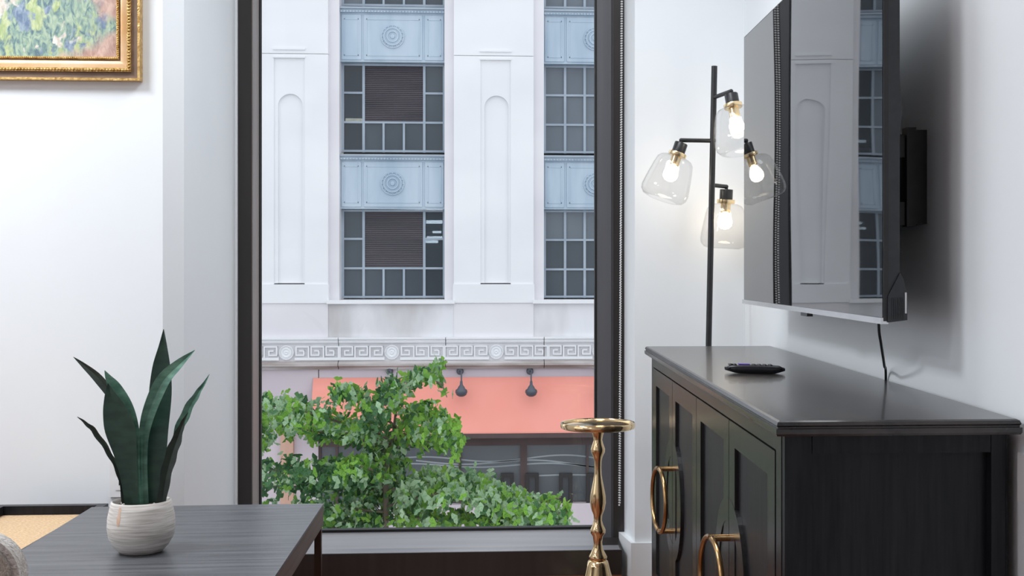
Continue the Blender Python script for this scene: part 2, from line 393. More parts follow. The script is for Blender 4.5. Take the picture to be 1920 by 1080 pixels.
def plain_window(name, axis, c, a0, a1, z0, z1, n):
    bm = B(); w = .05
    def bb(p0, p1, q0, q1, d=.05):
        if axis == 'x': box(bm, c - d, c, p0, p1, q0, q1)
        else: box(bm, p0, p1, c - d, c, q0, q1)
    bb(a0, a0 + w, z0, z1); bb(a1 - w, a1, z0, z1); bb(a0 + w, a1 - w, z0, z0 + w); bb(a0 + w, a1 - w, z1 - w, z1)
    for k in range(1, n):
        x = a0 + (a1 - a0) * k / n; bb(x - w / 2, x + w / 2, z0 + w, z1 - w)
    o = struct(obj(name, bm, 'bronze'))
    for k in range(n):
        x0 = a0 + (a1 - a0) * k / n + .025; x1 = a0 + (a1 - a0) * (k + 1) / n - .025
        g = bx(c - .028, c - .022, x0, x1, z0 + w, z1 - w) if axis == 'x' else bx(x0, x1, c - .028, c - .022, z0 + w, z1 - w)
        obj('pane', g, 'pane', o)
    return o
plain_window('added_window', 'x', XL - .05, .2, 3.3, .35, 2.6, 3)  # unseen window, added to bring daylight in from the left

# baseboards of the pier and the right wall
bm = B(); prism(bm, [(XW, YP - .014, 0), (XS - .014, YP - .014, 0), (XJ - .020, YWF - .002, 0), (XJ, YWF - .002, 0), (XS, YP, 0), (XW, YP, 0)], (0, 0, .158))
struct(obj('baseboard_back', bm, 'trimw', bevel=.003))
struct(obj('baseboard_right', bx(XW - .014, XW, YB, YP - .014, 0, .158), 'trimw', bevel=.003))
struct(obj('baseboard_left', bx(XL, XA, YL - .014, YL, 0, .158), 'trimw', bevel=.003))

# ---- the big window
zs_w = .09
w1 = struct(obj('window_1', bx(XF0, at(472, 500, YWF).x, YWF, YG + .05, .0, 2.62), 'bronze', bevel=.002))
xr1 = at(1150, 500, YWF).x
obj('frame_jamb', bx(xr1, XJ - .0005, YWF, YG + .05, .0, 2.62), 'bronze', w1, bevel=.002)
xr0 = at(1119, 500, YG - .03).x
obj('sash_stile', bx(xr0, xr1, YG - .03, YG + .04, .03, 2.56), 'bronze2', w1, bevel=.002)
xl1 = at(472, 500, YWF).x
xl2 = at(484, 500, YG - .02).x
obj('frame_return', bx(xl1, xl1 + .004, YWF + .002, YG, .13, 2.56), 'bronze3', w1)
obj('sash_stile', bx(xl1, xl2, YG - .02, YG + .04, .03, 2.56), 'bronze3', w1, bevel=.002)
obj('frame_head', bx(XF0, XJ, YWF, YG + .05, 2.56, 2.62), 'bronze', w1)
zs = .1265; YSF = 4.225
zg = at(800, 991, YG).z
obj('sill', bx(XF0 + .002, XJ - .0225, YSF, YWF, .044, zs), 'bronze', w1, bevel=.003)
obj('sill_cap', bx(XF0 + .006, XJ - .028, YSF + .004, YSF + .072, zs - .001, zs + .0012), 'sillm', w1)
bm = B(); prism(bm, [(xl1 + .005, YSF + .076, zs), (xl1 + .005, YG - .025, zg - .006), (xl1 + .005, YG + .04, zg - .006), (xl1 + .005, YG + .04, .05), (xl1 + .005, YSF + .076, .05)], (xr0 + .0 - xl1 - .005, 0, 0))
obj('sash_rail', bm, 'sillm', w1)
bm = B(); prism(bm, [(xr0, YSF + .076, zs), (xr0, YWF - .001, zs + .012), (xr0, YWF - .001, .05), (xr0, YSF + .076, .05)], (XJ - .0225 - xr0, 0, 0))
obj('sash_rail', bm, 'bronze', w1)
struct(obj('trim_2', bx(XF0 + .002, XJ - .0225, YSF - .004, YSF + .10, 0, .043), 'floor'))
bm = B()
box(bm, xl2, xl2 + .007, YG - .012, YG + .012, zg, 2.56); box(bm, xr0 - .007, xr0, YG - .032, YG + .012, zg, 2.56)
box(bm, xl2, xr0, YG - .02, YG + .012, zg - .006, zg + .003)
obj('gasket', bm, 'gasket', w1)
obj('pane', bx(xl2, xr0, YG - .003, YG + .003, zg - .004, 2.56), 'pane', w1)
struct(obj('trim_1', bx(XF0 - .012, XF0 + .002, YWF - .012, YWF + .002, 0, 2.62), 'trimw'))

# ---- unseen ceiling lights, added to brighten the room
def added_ceiling_light(x, y, power, label):
    t = thing('added_ceiling_light', label, 'added ceiling light', (x, y, CEIL), 'unseen round lights added to brighten the room')
    obj('rim', lathe(B(), [(.0, 0), (.42, 0), (.42, -.05), (.395, -.05), (.395, -.02), (0, -.02)], Matrix.Translation((x, y, CEIL)), 40, False), 'trimw', t, True, auto=40)
    obj('diffuser', lathe(B(), [(.394, -.022), (.394, -.036), (0, -.038)], Matrix.Translation((x, y, CEIL)), 40, False), 'diffuser', t, True, auto=40)
    ld = bpy.data.lights.new('added_light_lamp', 'AREA'); ld.shape = 'DISK'; ld.size = .78; ld.energy = FILL_POWER * power; ld.color = (.90, .955, 1)
    l = bpy.data.objects.new('added_light_lamp', ld); COL.objects.link(l); l.location = (0, 0, -.055); l.parent = t
M['diffuser'] = glow('added_light_diffuser', (.95, .975, 1), 4)
for x, y, pw, lb in ((.0, 2.95, 18, 'unseen round ceiling light added as fill nearest the television'), (-2.0, 2.5, 45, 'unseen round ceiling light added as fill above the painting wall end'),
                     (-2.9, .6, 18, 'unseen round ceiling light added as fill in the middle of the room'), (-2.6, -1.7, 11, 'unseen round ceiling light added as fill at the rear of the room')):
    added_ceiling_light(x, y, pw, lb)

# ================================================================== CABINET
XC0, XC1 = .428, .785        # front face, back
YC0, YC1 = 1.922, 3.715
ZC = .8465
cab = thing('sideboard_cabinet', 'long black wooden sideboard cabinet with four doors under the television', 'cabinet', ((XC0 + XC1) / 2, (YC0 + YC1) / 2, 0))
# top with an ogee edge
prof = [(.000, 0), (.003, .010), (.010, .0125), (.010, .0150), (.016, .0200), (.018, .0225)]
bm = B(); rings = []
ins = [(.012, -.024), (.002, -.0235), (0, -.020), (0, -.0125), (.003, -.0115), (.003, -.0095), (.001, -.007), (.003, -.002), (.007, 0)]
tx0, tx1, ty0, ty1 = .409, .794, 1.890, 3.735
for i, z in ins:
    rings.append([bm.verts.new(p) for p in ((tx0 + i, ty0 + i, ZC + z), (tx1 - i, ty0 + i, ZC + z), (tx1 - i, ty1 - i, ZC + z), (tx0 + i, ty1 - i, ZC + z))])
for a, b in zip(rings, rings[1:]):
    for k in range(4): bm.faces.new((a[k], a[(k + 1) % 4], b[(k + 1) % 4], b[k]))
bm.faces.new(rings[0][::-1]); bm.faces.new(rings[-1])
obj('top', bm, 'blacktop', cab)
zt = ZC - .024; zb = .10
bm = B()
box(bm, XC0 + .012, XC1, YC0 + .02, YC1 - .02, zb, zt)                       # carcass
obj('carcass', bm, 'blackwood', cab)
DT, DB = .787, .155
obj('front_rail', bx(XC0, XC0 + .02, YC0 + .0203, YC1 - .0203, DT + .003, zt), 'blackdoor', cab, bevel=.0015)
obj('bottom_rail', bx(XC0, XC0 + .02, YC0 + .0203, YC1 - .0203, zb, DB - .003), 'blackdoor', cab, bevel=.0015)
D0, D1 = 1.983, 3.657
obj('front_stile', bx(XC0, XC0 + .02, YC0 + .0203, D0 - .003, DB - .003, DT + .003), 'blackdoor', cab, bevel=.0015)
obj('front_stile', bx(XC0, XC0 + .02, D1 + .003, YC1 - .0203, DB - .003, DT + .003), 'blackdoor', cab, bevel=.0015)
# near end: frame and recessed panel
xa, xb, xc = XC0 + .044, at(1858, 900, YC0).x, at(1886, 900, YC0).x
for nm, a0, a1, z0, z1 in (('end_stile', XC0 + .0005, xa, zb, zt), ('end_stile', xb, xc, zb, zt), ('end_rail', xa, xb, zt - .031, zt), ('end_rail', xa, xb, zb, zb + .06)):
    obj(nm, bx(a0 + .0006, a1 - .0006, YC0, YC0 + .02, z0, z1), 'blackwood', cab, bevel=.0022)
obj('back_post', bx(xc + .001, XC1, YC0 + .003, YC0 + .03, 0, zt), 'blackwood', cab, bevel=.0012)
for nm, a0, a1, z0, z1 in (('end_stile', XC0 + .0005, xa, zb, zt), ('end_stile', xb, XC1, zb, zt), ('end_rail', xa, xb, zt - .031, zt), ('end_rail', xa, xb, zb, zb + .06)):
    obj(nm, bx(a0, a1, YC1 - .02, YC1, z0, z1), 'blackwood', cab, bevel=.0012)
for y in (YC0 + .002, YC1 - .052):
    for x in (XC0 + .002, XC1 - .052):
        obj('foot', bx(x, x + .05, y, y + .05, 0, zb), 'blackwood', cab, bevel=.002)
dw = (D1 - D0) / 4; HC = .478
def half_disc(bm, yc, zc, r0, r1, x0, x1, s, n=24):
    """half ring (or half disc) on the side s of the gap yc"""
    po = [(x0, yc + s * r1 * math.sin(math.pi * i / n), zc + r1 * math.cos(math.pi * i / n)) for i in range(n + 1)]
    if r0 > 0: pi_ = [(x0, yc + s * r0 * math.sin(math.pi * i / n), zc + r0 * math.cos(math.pi * i / n)) for i in range(n, -1, -1)]
    else: pi_ = []
    prism(bm, po + pi_, (x1 - x0, 0, 0))
for k in range(4):
    y0 = D0 + dw * k + .0022; y1 = D0 + dw * (k + 1) - .0022
    gap_right = (k % 2 == 0)                         # the meeting stile is on the far side of doors 0 and 2
    st, rl = .058, .046
    bm = B()
    box(bm, XC0 - .001, XC0 + .012, y0, y0 + (.058 if not gap_right else .058), DB, DT)
    box(bm, XC0 - .001, XC0 + .012, y1 - .058, y1, DB, DT)
    box(bm, XC0 - .001, XC0 + .012, y0 + .058, y1 - .058, DT - rl, DT)
    box(bm, XC0 - .001, XC0 + .012, y0 + .058, y1 - .058, DB, DB + rl)
    yc = y1 if gap_right else y0; s = -1 if gap_right else 1
    half_disc(bm, yc, HC, .112, .158, XC0 - .0015, XC0 + .010, s)
    d = obj('door', bm, 'blackdoor', cab)
    obj('panel', bx(XC0 + .007, XC0 + .014, y0 + .05, y1 - .05, DB + .04, DT - .04), 'blackpanel', d)
    bm = B(); half_disc(bm, yc, HC, 0, .113, XC0 + .001, XC0 + .011, s)
    obj('handle_plate', bm, 'blackdoor', d)
    # half ring pull on two pins
    R, SO = .081, .036
    bm = B()
    arc = [(XC0 - SO - s * .007 * math.sin(math.pi * i / 20), yc + s * (.004 + R * math.sin(math.pi * i / 20)), HC + R * math.cos(math.pi * i / 20)) for i in range(21)]
    tube(bm, arc, .0056, 10)
    for z in (HC + R, HC - R): tube(bm, [(XC0 - SO - .004, yc + s * .006, z), (XC0 + .004, yc + s * .006, z)], .0052, 10)
    obj('handle', bm, 'handle', d, True, auto=50)

# remote control on the cabinet
rc = atZ(1415, 700, ZC)
rem = thing('remote_control', 'black remote control with a purple pad lying on the sideboard', 'remote', (rc.x, rc.y, ZC))
bm = B(); L_, W_ = .066, .019; ringsR = []
for k in range(13):
    t = -1 + 2 * k / 12; e = math.sqrt(max(0, 1 - abs(t) ** 5)); x = rc.x + t * L_
    w = W_ * (.55 + .45 * e); zl = ZC + .0005 + .008 * max(0, abs(t) - .62) ** 1.0 * 2.2; zh = ZC + .0175 + .0015 * math.cos(t * 2) - .006 * max(0, abs(t) - .85) * 6
    ringsR.append([bm.verts.new((x, rc.y + w * c, z)) for c, z in ((-1, zl + .006), (-.8, zl), (.8, zl), (1, zl + .006), (1, zh - .004), (.82, zh), (-.82, zh), (-1, zh - .004))])
for a, b in zip(ringsR, ringsR[1:]):
    for k in range(8): bm.faces.new((a[k], a[(k + 1) % 8], b[(k + 1) % 8], b[k]))
bm.faces.new(ringsR[0]); bm.faces.new(ringsR[-1][::-1])
obj('body', bm, 'remote', rem, True, auto=50)
obj('navigation_pad', bx(rc.x - .036, rc.x - .012, rc.y - .011, rc.y + .011, ZC + .0175, ZC + .0215), 'purple', rem, bevel=.003)['label'] = 'purple navigation pad'
bmb = B(); lathe(bmb, [(.0045, 0), (.0045, .0016), (.0035, .0026), (0, .0028)], None, 10)
mb_ = meshof('button', bmb, 'remote', True)
for dx in (-.054, -.045, -.002, .010, .022, .034):
    for dy in (-.009, .009): inst('button', mb_, rem, (rc.x + dx, rc.y + dy, ZC + .0178))
rem.rotation_euler = (0, math.radians(1.0), math.radians(-5))

# ================================================================== TELEVISION
XT = .664; TY0, TY1 = 2.184, 3.497; TZ0, TZ1 = .982, 1.731
tv = thing('television', 'large flat black television on a swing arm mount on the right wall', 'television', (XT + .02, (TY0 + TY1) / 2, TZ0))
bm = B(); prev = None; NS = 40
for i in range(NS + 1):
    y = TY0 + .004 + (TY1 - TY0 - .007) * i / NS
    v = [bm.verts.new((XT + dx, y, z)) for dx, z in ((0, TZ0 + .010), (0, TZ1 - .003), (.006, TZ1 - .003), (.006, TZ0 + .010))]
    if prev:
        for q in range(4): bm.faces.new((prev[q], prev[(q + 1) % 4], v[(q + 1) % 4], v[q]))
    else: bm.faces.new(v)
    prev = v
bm.faces.new(prev[::-1])
obj('screen', bm, 'screen', tv, True, auto=30)
obj('bezel', bx(XT + .001, XT + .010, TY0, TY1, TZ0 + .004, TZ1), 'black', tv, bevel=.001)
# back shell with a bulge half way up
bm = B()
prof = []
for i in range(31):
    z = TZ0 + .012 + (TZ1 - TZ0 - .016) * i / 30
    bulge = .006 * math.exp(-((z - 1.365) / .028) ** 2)
    prof.append((XT + .0305 + bulge, z))
pts = [(XT + .010, TY0 + .001, TZ0 + .012)] + [(x, TY0 + .001, z) for x, z in prof] + [(XT + .010, TY0 + .001, prof[-1][1])]
prism(bm, pts, (0, TY1 - TY0 - .002, 0))
obj('back_shell', bm, 'tvbody', tv, bevel=.002)
pts = [(XT + .008, TZ0 + .002), (XT + .043, TZ0 + .006), (XT + .043, 1.032), (XT + .036, 1.062), (XT + .030, 1.072), (XT + .008, 1.03)]
bm = B(); prism(bm, [(x, TY0 - .003, z) for x, z in pts], (0, TY1 - TY0 + .004, 0))
lb = obj('lower_housing', bm, 'tvbody', tv, bevel=.0015)
for i in range(7): obj('vent_rib', bx(XT + .0145 + i * .0034, XT + .016 + i * .0034, TY0 - .0042, TY0 - .0025, TZ0 + .008, TZ0 + .046), 'tvbody', lb)
obj('sticker', bx(XT + .0385, XT + .0415, TY0 - .0040, TY0 - .0028, TZ0 + .018, TZ0 + .055), 'white', lb)['label'] = 'small white sticker'
obj('chrome_strip', bx(XT - .004, XT + .010, TY0 + .001, TY1 + .002, TZ0 - .001, TZ0 + .010), 'chrome', tv, bevel=.003)
ys = atX(1508, 590, XT).y
obj('sensor_tab', bx(XT - .001, XT + .012, ys - .03, ys + .03, TZ0 - .009, TZ0 - .001), 'tvbody', tv, bevel=.002)
# mount
mt = thing('tv_wall_mount', 'black steel wall mount between the television and the wall', 'wall mount', (XW - .01, 2.7, 1.26))
yb0 = atX(1737, 300, XW - .002).y
obj('wall_plate', bx(XW - .022, XW - .001, yb0, 3.04, 1.165, 1.345), 'black', mt, bevel=.003)
obj('wall_plate_post', bx(XW - .040, XW - .022, yb0, yb0 + .03, 1.16, 1.35), 'black', mt, bevel=.003)
for z in (1.315, 1.185):
    obj('cross_bar', bx(XW - .055, XW - .041, yb0 + .01, 3.0, z - .022, z + .022), 'black', mt, bevel=.002)
for y in (2.50, 2.9):
    obj('swing_arm', bx(XT + .046, XW - .04, y, y + .04, 1.20, 1.30), 'black', mt, bevel=.003)
for y in (2.45, 2.95):
    obj('tv_rail', bx(XT + .032, XT + .048, y, y + .035, 1.10, 1.56), 'black', mt, bevel=.002)
# cable
c0 = atX(1648, 617, XT + .05); c1 = atX(1652, 645, XT + .06); c2 = atX(1658, 685, XT + .10); c3 = atX(1661, 716, .7985)
bm = B(); tube(bm, smooth_path([Vector((c0.x, c0.y, TZ0 + .03)), c0, c1, c2, c3, c3 + Vector((0, .01, -.25))]), .0028, 8)
tag(obj('power_cable', bm, 'rubber', None, True), 'thin black power cable hanging from the television behind the sideboard', 'cable')

# wall socket beside the cabinet's back
po = thing('power_outlet', 'white wall outlet half hidden behind the sideboard near the right edge', 'outlet', (XW - .004, 1.873, .70))
obj('plate', bx(XW - .008, XW, 1.835, 1.91, .775 - .058, .775 + .058 - .04), 'white', po, bevel=.002)
obj('receptacle', bx(XW - .010, XW - .006, 1.855, 1.89, .735, .765), 'white', po, bevel=.001)

# ================================================================== FLOOR LAMP
YLA = 4.02
ptop = at(1339.5, 124, YLA); pbot = at(1328.5, 655, YLA)
dirp = (pbot - ptop); foot = ptop + dirp * ((ptop.z - .02) / -dirp.z)
lamp = thing('floor_lamp', 'black floor lamp with three clear glass shades behind the sideboard', 'floor lamp', (foot.x, foot.y, 0))
obj('base', lathe(B(), [(.115, 0), (.115, .012), (.105, .02), (.02, .024), (.014, .04)], Matrix.Translation((foot.x, foot.y, 0)), 40), 'black', lamp, True, auto=40)
bm = B(); tube(bm, [foot, ptop], .0098, 16); obj('pole', bm, 'black', lamp, True, auto=40)
def pole_at(py):
    return at(1339.5 + (1328.5 - 1339.5) * (py - 124) / (655 - 124), py, YLA)
def shade(py, end, axis):
    p = pole_at(py); axis = Vector(axis).normalized()
    bm = B(); tube(bm, [p, end], .0068, 12); ball(bm, end, .0068, 12, 8)
    k = end + Vector((0, 0, -.012)); tube(bm, [end, k], .0055, 10)
    arm = obj('arm', bm, 'black', lamp, True, auto=50)
    mx = axis_mx(k - axis * .003, axis)
    c = obj('socket_cap', lathe(B(), [(.0, 0), (.0205, 0), (.0215, .002), (.0215, .033), (.0, .033)], mx, 28, False), 'black', lamp, True, auto=40)
    obj('brass_collar', lathe(B(), [(.020, .033), (.029, .0335), (.0295, .036), (.0295, .044), (.028, .046), (.021, .0465), (.0165, .048), (.0165, .073), (.012, .078), (.0, .078)], mx, 28, False), 'brass2', c, True, auto=40)
    b = obj('bulb', lathe(B(), [(.012, .076), (.014, .082), (.021, .094), (.0245, .106), (.022, .119), (.013, .128), (0, .131)], mx, 24, False), 'bulb', c, True)
    prof = [(.027, .0470), (.038, .0475), (.052, .053), (.0605, .063), (.066, .085), (.0715, .115), (.0765, .145), (.0785, .163), (.076, .177), (.066, .189), (.050, .194)]
    g = prof + [(r - .0018, z - (.0012 if z > .18 else 0)) for r, z in prof[::-1]]
    obj('glass_shade', lathe(B(), g, mx, 40, False), 'lampglass', lamp, True, auto=60)
e1 = at(1277, 263, YLA - .005); shade(264, e1, (-.33, -.03, -.94))
p2 = pole_at(183); e2 = at(1371, 171, YLA - .10); shade(183, e2, (.13, -.20, -.95))
e3 = at(1362, 350, YLA + .05); shade(347, e3, (-.04, .04, -.99))

# ================================================================== BRASS DRINKS TABLE
YT = 3.90; tc = at(1121, 796, YT); zt_ = tc.z
dk = thing('brass_drinks_table', 'slim polished brass pedestal drinks table with a round tray top', 'side table', (tc.x, YT, 0))
def zpy(py): return at(1121, py, YT).z
S = YT / F_PX * 1.0045
pr = [(48, 1130), (45, 1112), (38, 1085), (29, 1068), (23, 1056), (17, 1049), (14, 1046)]
foot_prof = [(62 * S, 0), (62 * S, .008), (57 * S, .016), (46 * S, .035), (34 * S, .08), (24 * S, zpy(1072)), (21 * S, zpy(1060)), (16, 0)][:-1] + [(19 * S, zpy(1052)), (12 * S, zpy(1048))]
obj('foot', lathe(B(), foot_prof, Matrix.Translation((tc.x, YT, 0)), 40), 'brass', dk, True, auto=50)
st = [(12, 1050), (16, 1049), (17.5, 1043), (14, 1036), (9, 1025), (8, 1013), (9.5, 1000), (14, 993), (14.5, 986), (10, 976), (7.5, 966), (8.5, 955), (12.5, 944), (15, 930), (14.5, 915), (12, 900), (9, 884), (7, 870), (6.5, 855), (7, 842), (9, 833), (13, 824), (13.5, 817), (10, 806), (8, 798), (9.5, 789), (12.5, 780), (14, 775)]
# the profile above is read from the upper stem; heights are mapped between tray and foot
def mp(y): return zpy(804 + (y - 775) * (1050 - 804) / (1050 - 775))
obj('stem', lathe(B(), [(r * S, mp(y)) for r, y in st], Matrix.Translation((tc.x, YT, 0)), 36), 'brass', dk, True)
tr = 70 * S
tp = [(.018, -.012), (tr * .93, -.0125), (tr * .985, -.010), (tr, -.004), (tr, .004), (tr * .985, .007), (tr * .955, .006), (tr * .94, .001), (tr * .90, -.001), (tr * .87, .000), (tr * .84, -.002), (0, -.002)]
obj('tray', lathe(B(), tp, Matrix.Translation((tc.x, YT, zt_)), 56, False), 'brass', dk, True, auto=50)

# ================================================================== COFFEE TABLE
ZT = .45
tbl = thing('coffee_table', 'dark charcoal wooden coffee table with slim brown metal legs', 'table', (-.785, 2.91, 0))
tx0, tx1, ty0, ty1 = -1.085, -.482, 2.44, 3.39
obj('tabletop', bx(tx0, tx1, ty0, ty1, ZT - .006, ZT), 'tabletop', tbl, bevel=.001)
obj('apron', bx(tx0 + .0008, tx1 - .0008, ty0 + .0008, ty1 - .0008, ZT - .058, ZT - .006), 'tableedge', tbl, bevel=.001)
for x in (tx0 + .004, tx1 - .022):
    for y in (ty0 + .004, ty1 - .022): obj('leg', bx(x, x + .018, y, y + .018, 0, ZT - .058), 'tableleg', tbl, bevel=.0015)
tbl.rotation_euler = (0, 0, math.radians(1.2))

# ---- snake plant in a whitewashed pot
pp = atZ(265, 1034, ZT)
K = (pp - CAMP).dot(FW) / F_PX
plant = thing('potted_snake_plant', 'dark green snake plant in a round whitewashed clay pot on the coffee table', 'potted plant', (pp.x, pp.y, ZT))
pot_prof = [(.0, .001), (.040, 0), (.046, .002), (.058, .014), (.069, .034), (.0725, .056), (.0715, .078), (.067, .100), (.0635, .113), (.061, .1145), (.0585, .112), (.058, .100), (0, .098)]
pot = obj('pot', lathe(B(), pot_prof, Matrix.Translation(pp), 56, False), 'pot', plant, True, auto=60)
# bare clay showing through the whitewash: a thin worn patch that follows the pot's side
bm = B(); a0 = -2.02
def prof_r(z):
    for (r0, z0), (r1, z1) in zip(pot_prof[1:], pot_prof[2:]):
        if z0 <= z <= z1: return r0 + (r1 - r0) * (z - z0) / (z1 - z0)
    return .07
grid = [[bm.verts.new(pp + Vector(((prof_r(z) + .0003) * math.cos(a0 + da * w), (prof_r(z) + .0003) * math.sin(a0 + da * w), z))) for da in (-.075, -.03, .03, .075)]
        for z, w in ((.068, .3), (.077, .8), (.086, 1.0), (.095, .55), (.104, .8), (.109, .35))]
for a, b in zip(grid, grid[1:]):
    for k in range(3): bm.faces.new((a[k], a[k + 1], b[k + 1], b[k]))
obj('worn_patch', bm, 'potstain', pot, True)['label'] = 'bare terracotta patch'
obj('soil', lathe(B(), [(.0575, .095), (.0575, .1035), (.03, .106), (0, .1055)], Matrix.Translation(pp), 32, False), 'soil', plant, True)
bmg = B(); ball(bmg, (0, 0, 0), .004, 6, 4, (1, 1, .7)); mg = meshof('pebble', bmg, 'pot')
for i in range(26):
    a = random.uniform(0, 6.28); r = random.uniform(.028, .052)
    inst('pebble', mg, plant, pp + Vector((r * math.cos(a), r * math.sin(a), .1065)), (random.random(), 0, a), [random.uniform(.6, 1.2)] * 3)
def leaf(ctrl, m, fold=.18, wave=0.0, face=None):
    """ctrl: (px, py, depth offset, half width in px); a thick blade swept along the midrib"""
    pts = [pp + RT * ((x - 265) * K) + Vector((0, 0, (1034 - y) * K)) + FW * d for x, y, d, w in ctrl]
    ws = [w * K for *_, w in ctrl]
    path = smooth_path(pts, 5)
    W = smooth_path([Vector((w, 0, 0)) for w in ws], 5)
    bm = B(); rows = []
    for i, p in enumerate(path):
        t = (path[min(i + 1, len(path) - 1)] - path[max(i - 1, 0)]).normalized()
        n0 = face or -FW
        n = (n0 - t * n0.dot(t)).normalized()
        s = t.cross(n).normalized(); w = max(W[i].x, .0004)
        ph = 1 + wave * math.sin(i * 1.1); th = min(.0016, w * .4)
        L = p - s * w * ph + n * w * fold; R = p + s * w * (2 - ph) + n * w * fold
        rows.append([bm.verts.new(c) for c in (L, p - n * th, R, R - n * .0006, p - n * th * 2.2 - n * .0006, L - n * .0006)])
    for a, b in zip(rows, rows[1:]):
        for k in range(6): bm.faces.new((a[k], a[(k + 1) % 6], b[(k + 1) % 6], b[k]))
    bm.faces.new(rows[0]); bm.faces.new(rows[-1][::-1])
    return obj('leaf', bm, m, plant, True, auto=35)
leaf([(287, 948, .010, 17), (289, 880, .014, 18), (291, 810, .018, 20), (295, 740, .022, 21.5), (297, 690, .022, 17), (300, 650, .02, 8), (301, 618, .02, .5)], 'leafdark', .12)
leaf([(254, 948, -.020, 12), (251, 895, -.024, 16), (246, 850, -.028, 21), (237, 800, -.032, 28), (227, 765, -.034, 22), (219, 738, -.036, 11), (214, 716, -.036, .5)], 'leafdark', .22)
leaf([(258, 945, -.008, 9), (257, 880, -.010, 11), (252, 820, -.014, 16), (240, 768, -.018, 18), (224, 728, -.022, 13), (211, 706, -.024, 6), (204, 693, -.024, .5)], 'leafmid', .1)
leaf([(272, 945, -.006, 8), (270, 880, -.008, 8), (272, 820, -.010, 9), (284, 770, -.014, 12), (310, 715, -.02, 13), (342, 682, -.026, 9), (373, 655, -.03, .5)], 'leafmid', .3, face=(-FW * .6 + Vector((0, 0, .4)) + RT * .3))
leaf([(244, 945, .016, 8), (235, 870, .026, 9), (222, 800, .035, 11), (203, 755, .042, 9), (170, 715, .05, 9), (140, 690, .056, 5), (117, 673, .06, .4)], 'leafblk', .3)
leaf([(236, 945, -.004, 5), (229, 900, -.006, 4.5), (218, 868, -.008, 4.5), (202, 838, -.010, 5), (182, 808, -.012, 5), (166, 792, -.014, 3), (150, 780, -.015, .4)], 'leafblk', .3, .2)
leaf([(300, 945, .020, 6), (309, 880, .030, 6), (319, 830, .038, 7), (332, 790, .044, 9), (349, 755, .05, 7), (363, 732, .054, 4), (378, 706, .058, .4)], 'leafmid', .25, .15)
leaf([(305, 945, -.006, 8), (312, 900, -.008, 10), (322, 860, -.010, 11), (333, 828, -.012, 10), (343, 802, -.014, 6), (349, 786, -.015, 3), (357, 772, -.016, .4)], 'leafblk', .25, .1)
leaf([(238, 948, .004, 8), (236, 905, .006, 9), (233, 870, .01, 7), (229, 840, .014, 3), (228, 825, .015, .5)], 'leafdark', .2)

# ---- woven bench left of the table
bx0, bx1, by0, by1, bz1 = -1.395, -1.098, 2.55, 3.53, .432
bn = thing('woven_bench', 'low bench with a dark wooden rim around a tan woven jute top', 'bench', ((bx0 + bx1) / 2, (by0 + by1) / 2, 0))
for a in ((bx0, bx0 + .025, by0, by1), (bx1 - .022, bx1, by0, by1), (bx0 + .025, bx1 - .022, by1 - .026, by1), (bx0 + .025, bx1 - .022, by0, by0 + .026)):
    obj('rim', bx(*a, bz1 - .07, bz1), 'blackwood', bn, bevel=.002)
obj('woven_top', bx(bx0 + .025, bx1 - .022, by0 + .026, by1 - .026, bz1 - .045, bz1 - .0245), 'jute', bn)
for x in (bx0, bx1 - .04):
    for y in (by0, by1 - .04): obj('leg', bx(x + .001, x + .039, y + .001, y + .039, 0, bz1 - .07), 'blackwood', bn, bevel=.002)

# ---- boucle armchair, only a corner of its back in view
YCH = 1.85; xr = at(46, 1070, YCH + .02).x; zc_ = at(3, 1006, YCH).z + .002
ch = thing('boucle_armchair', 'cream boucle armchair whose rounded back shows at the lower left', 'armchair', (xr - .33, YCH + .25, 0))
def rrect(x0, x1, z0, z1, r, n=10):
    out = []
    for cx, cz, a0 in ((x1 - r, z1 - r, 0), (x0 + r, z1 - r, 90), (x0 + .03, z0 + .03, 180), (x1 - .03, z0 + .03, 270)):
        rr = r if a0 < 180 else .03
        for i in range(n + 1):
            a = math.radians(a0 + 90 * i / n); out.append((cx + rr * math.cos(a), cz + rr * math.sin(a)))
    return out
rr_ = rrect(xr - .66, xr, .36, zc_, .062)
bm = B(); prism(bm, [(x, YCH, z) for x, z in rr_], (0, .034, 0)); obj('backrest', bm, 'boucle', ch, True, bevel=.010, segs=3, auto=60)
ri = rrect(xr - .66 + .012, xr - .012, .372, zc_ - .011, .052)
bm = B(); prism(bm, [(x, YCH - .003, z) for x, z in ri], (0, .006, 0)); obj('back_panel', bm, 'boucle2', ch)
bm = B(); tube(bm, [(x, YCH - .002, z) for x, z in ri], .0032, 8, True); obj('piping', bm, 'boucle2', ch, True)
obj('seat', bx(xr - .62, xr - .04, YCH + .055, YCH + .52, .24, .42), 'boucle', ch, bevel=.03, segs=3)
obj('seat_base', bx(xr - .64, xr - .02, YCH + .012, YCH + .54, .16, .36), 'boucle', ch, bevel=.02, segs=3)
for x in (xr - .60, xr - .10):
    for y in (YCH + .05, YCH + .47): obj('leg', bx(x, x + .04, y, y + .04, 0, .17), 'blackwood', ch, bevel=.003)

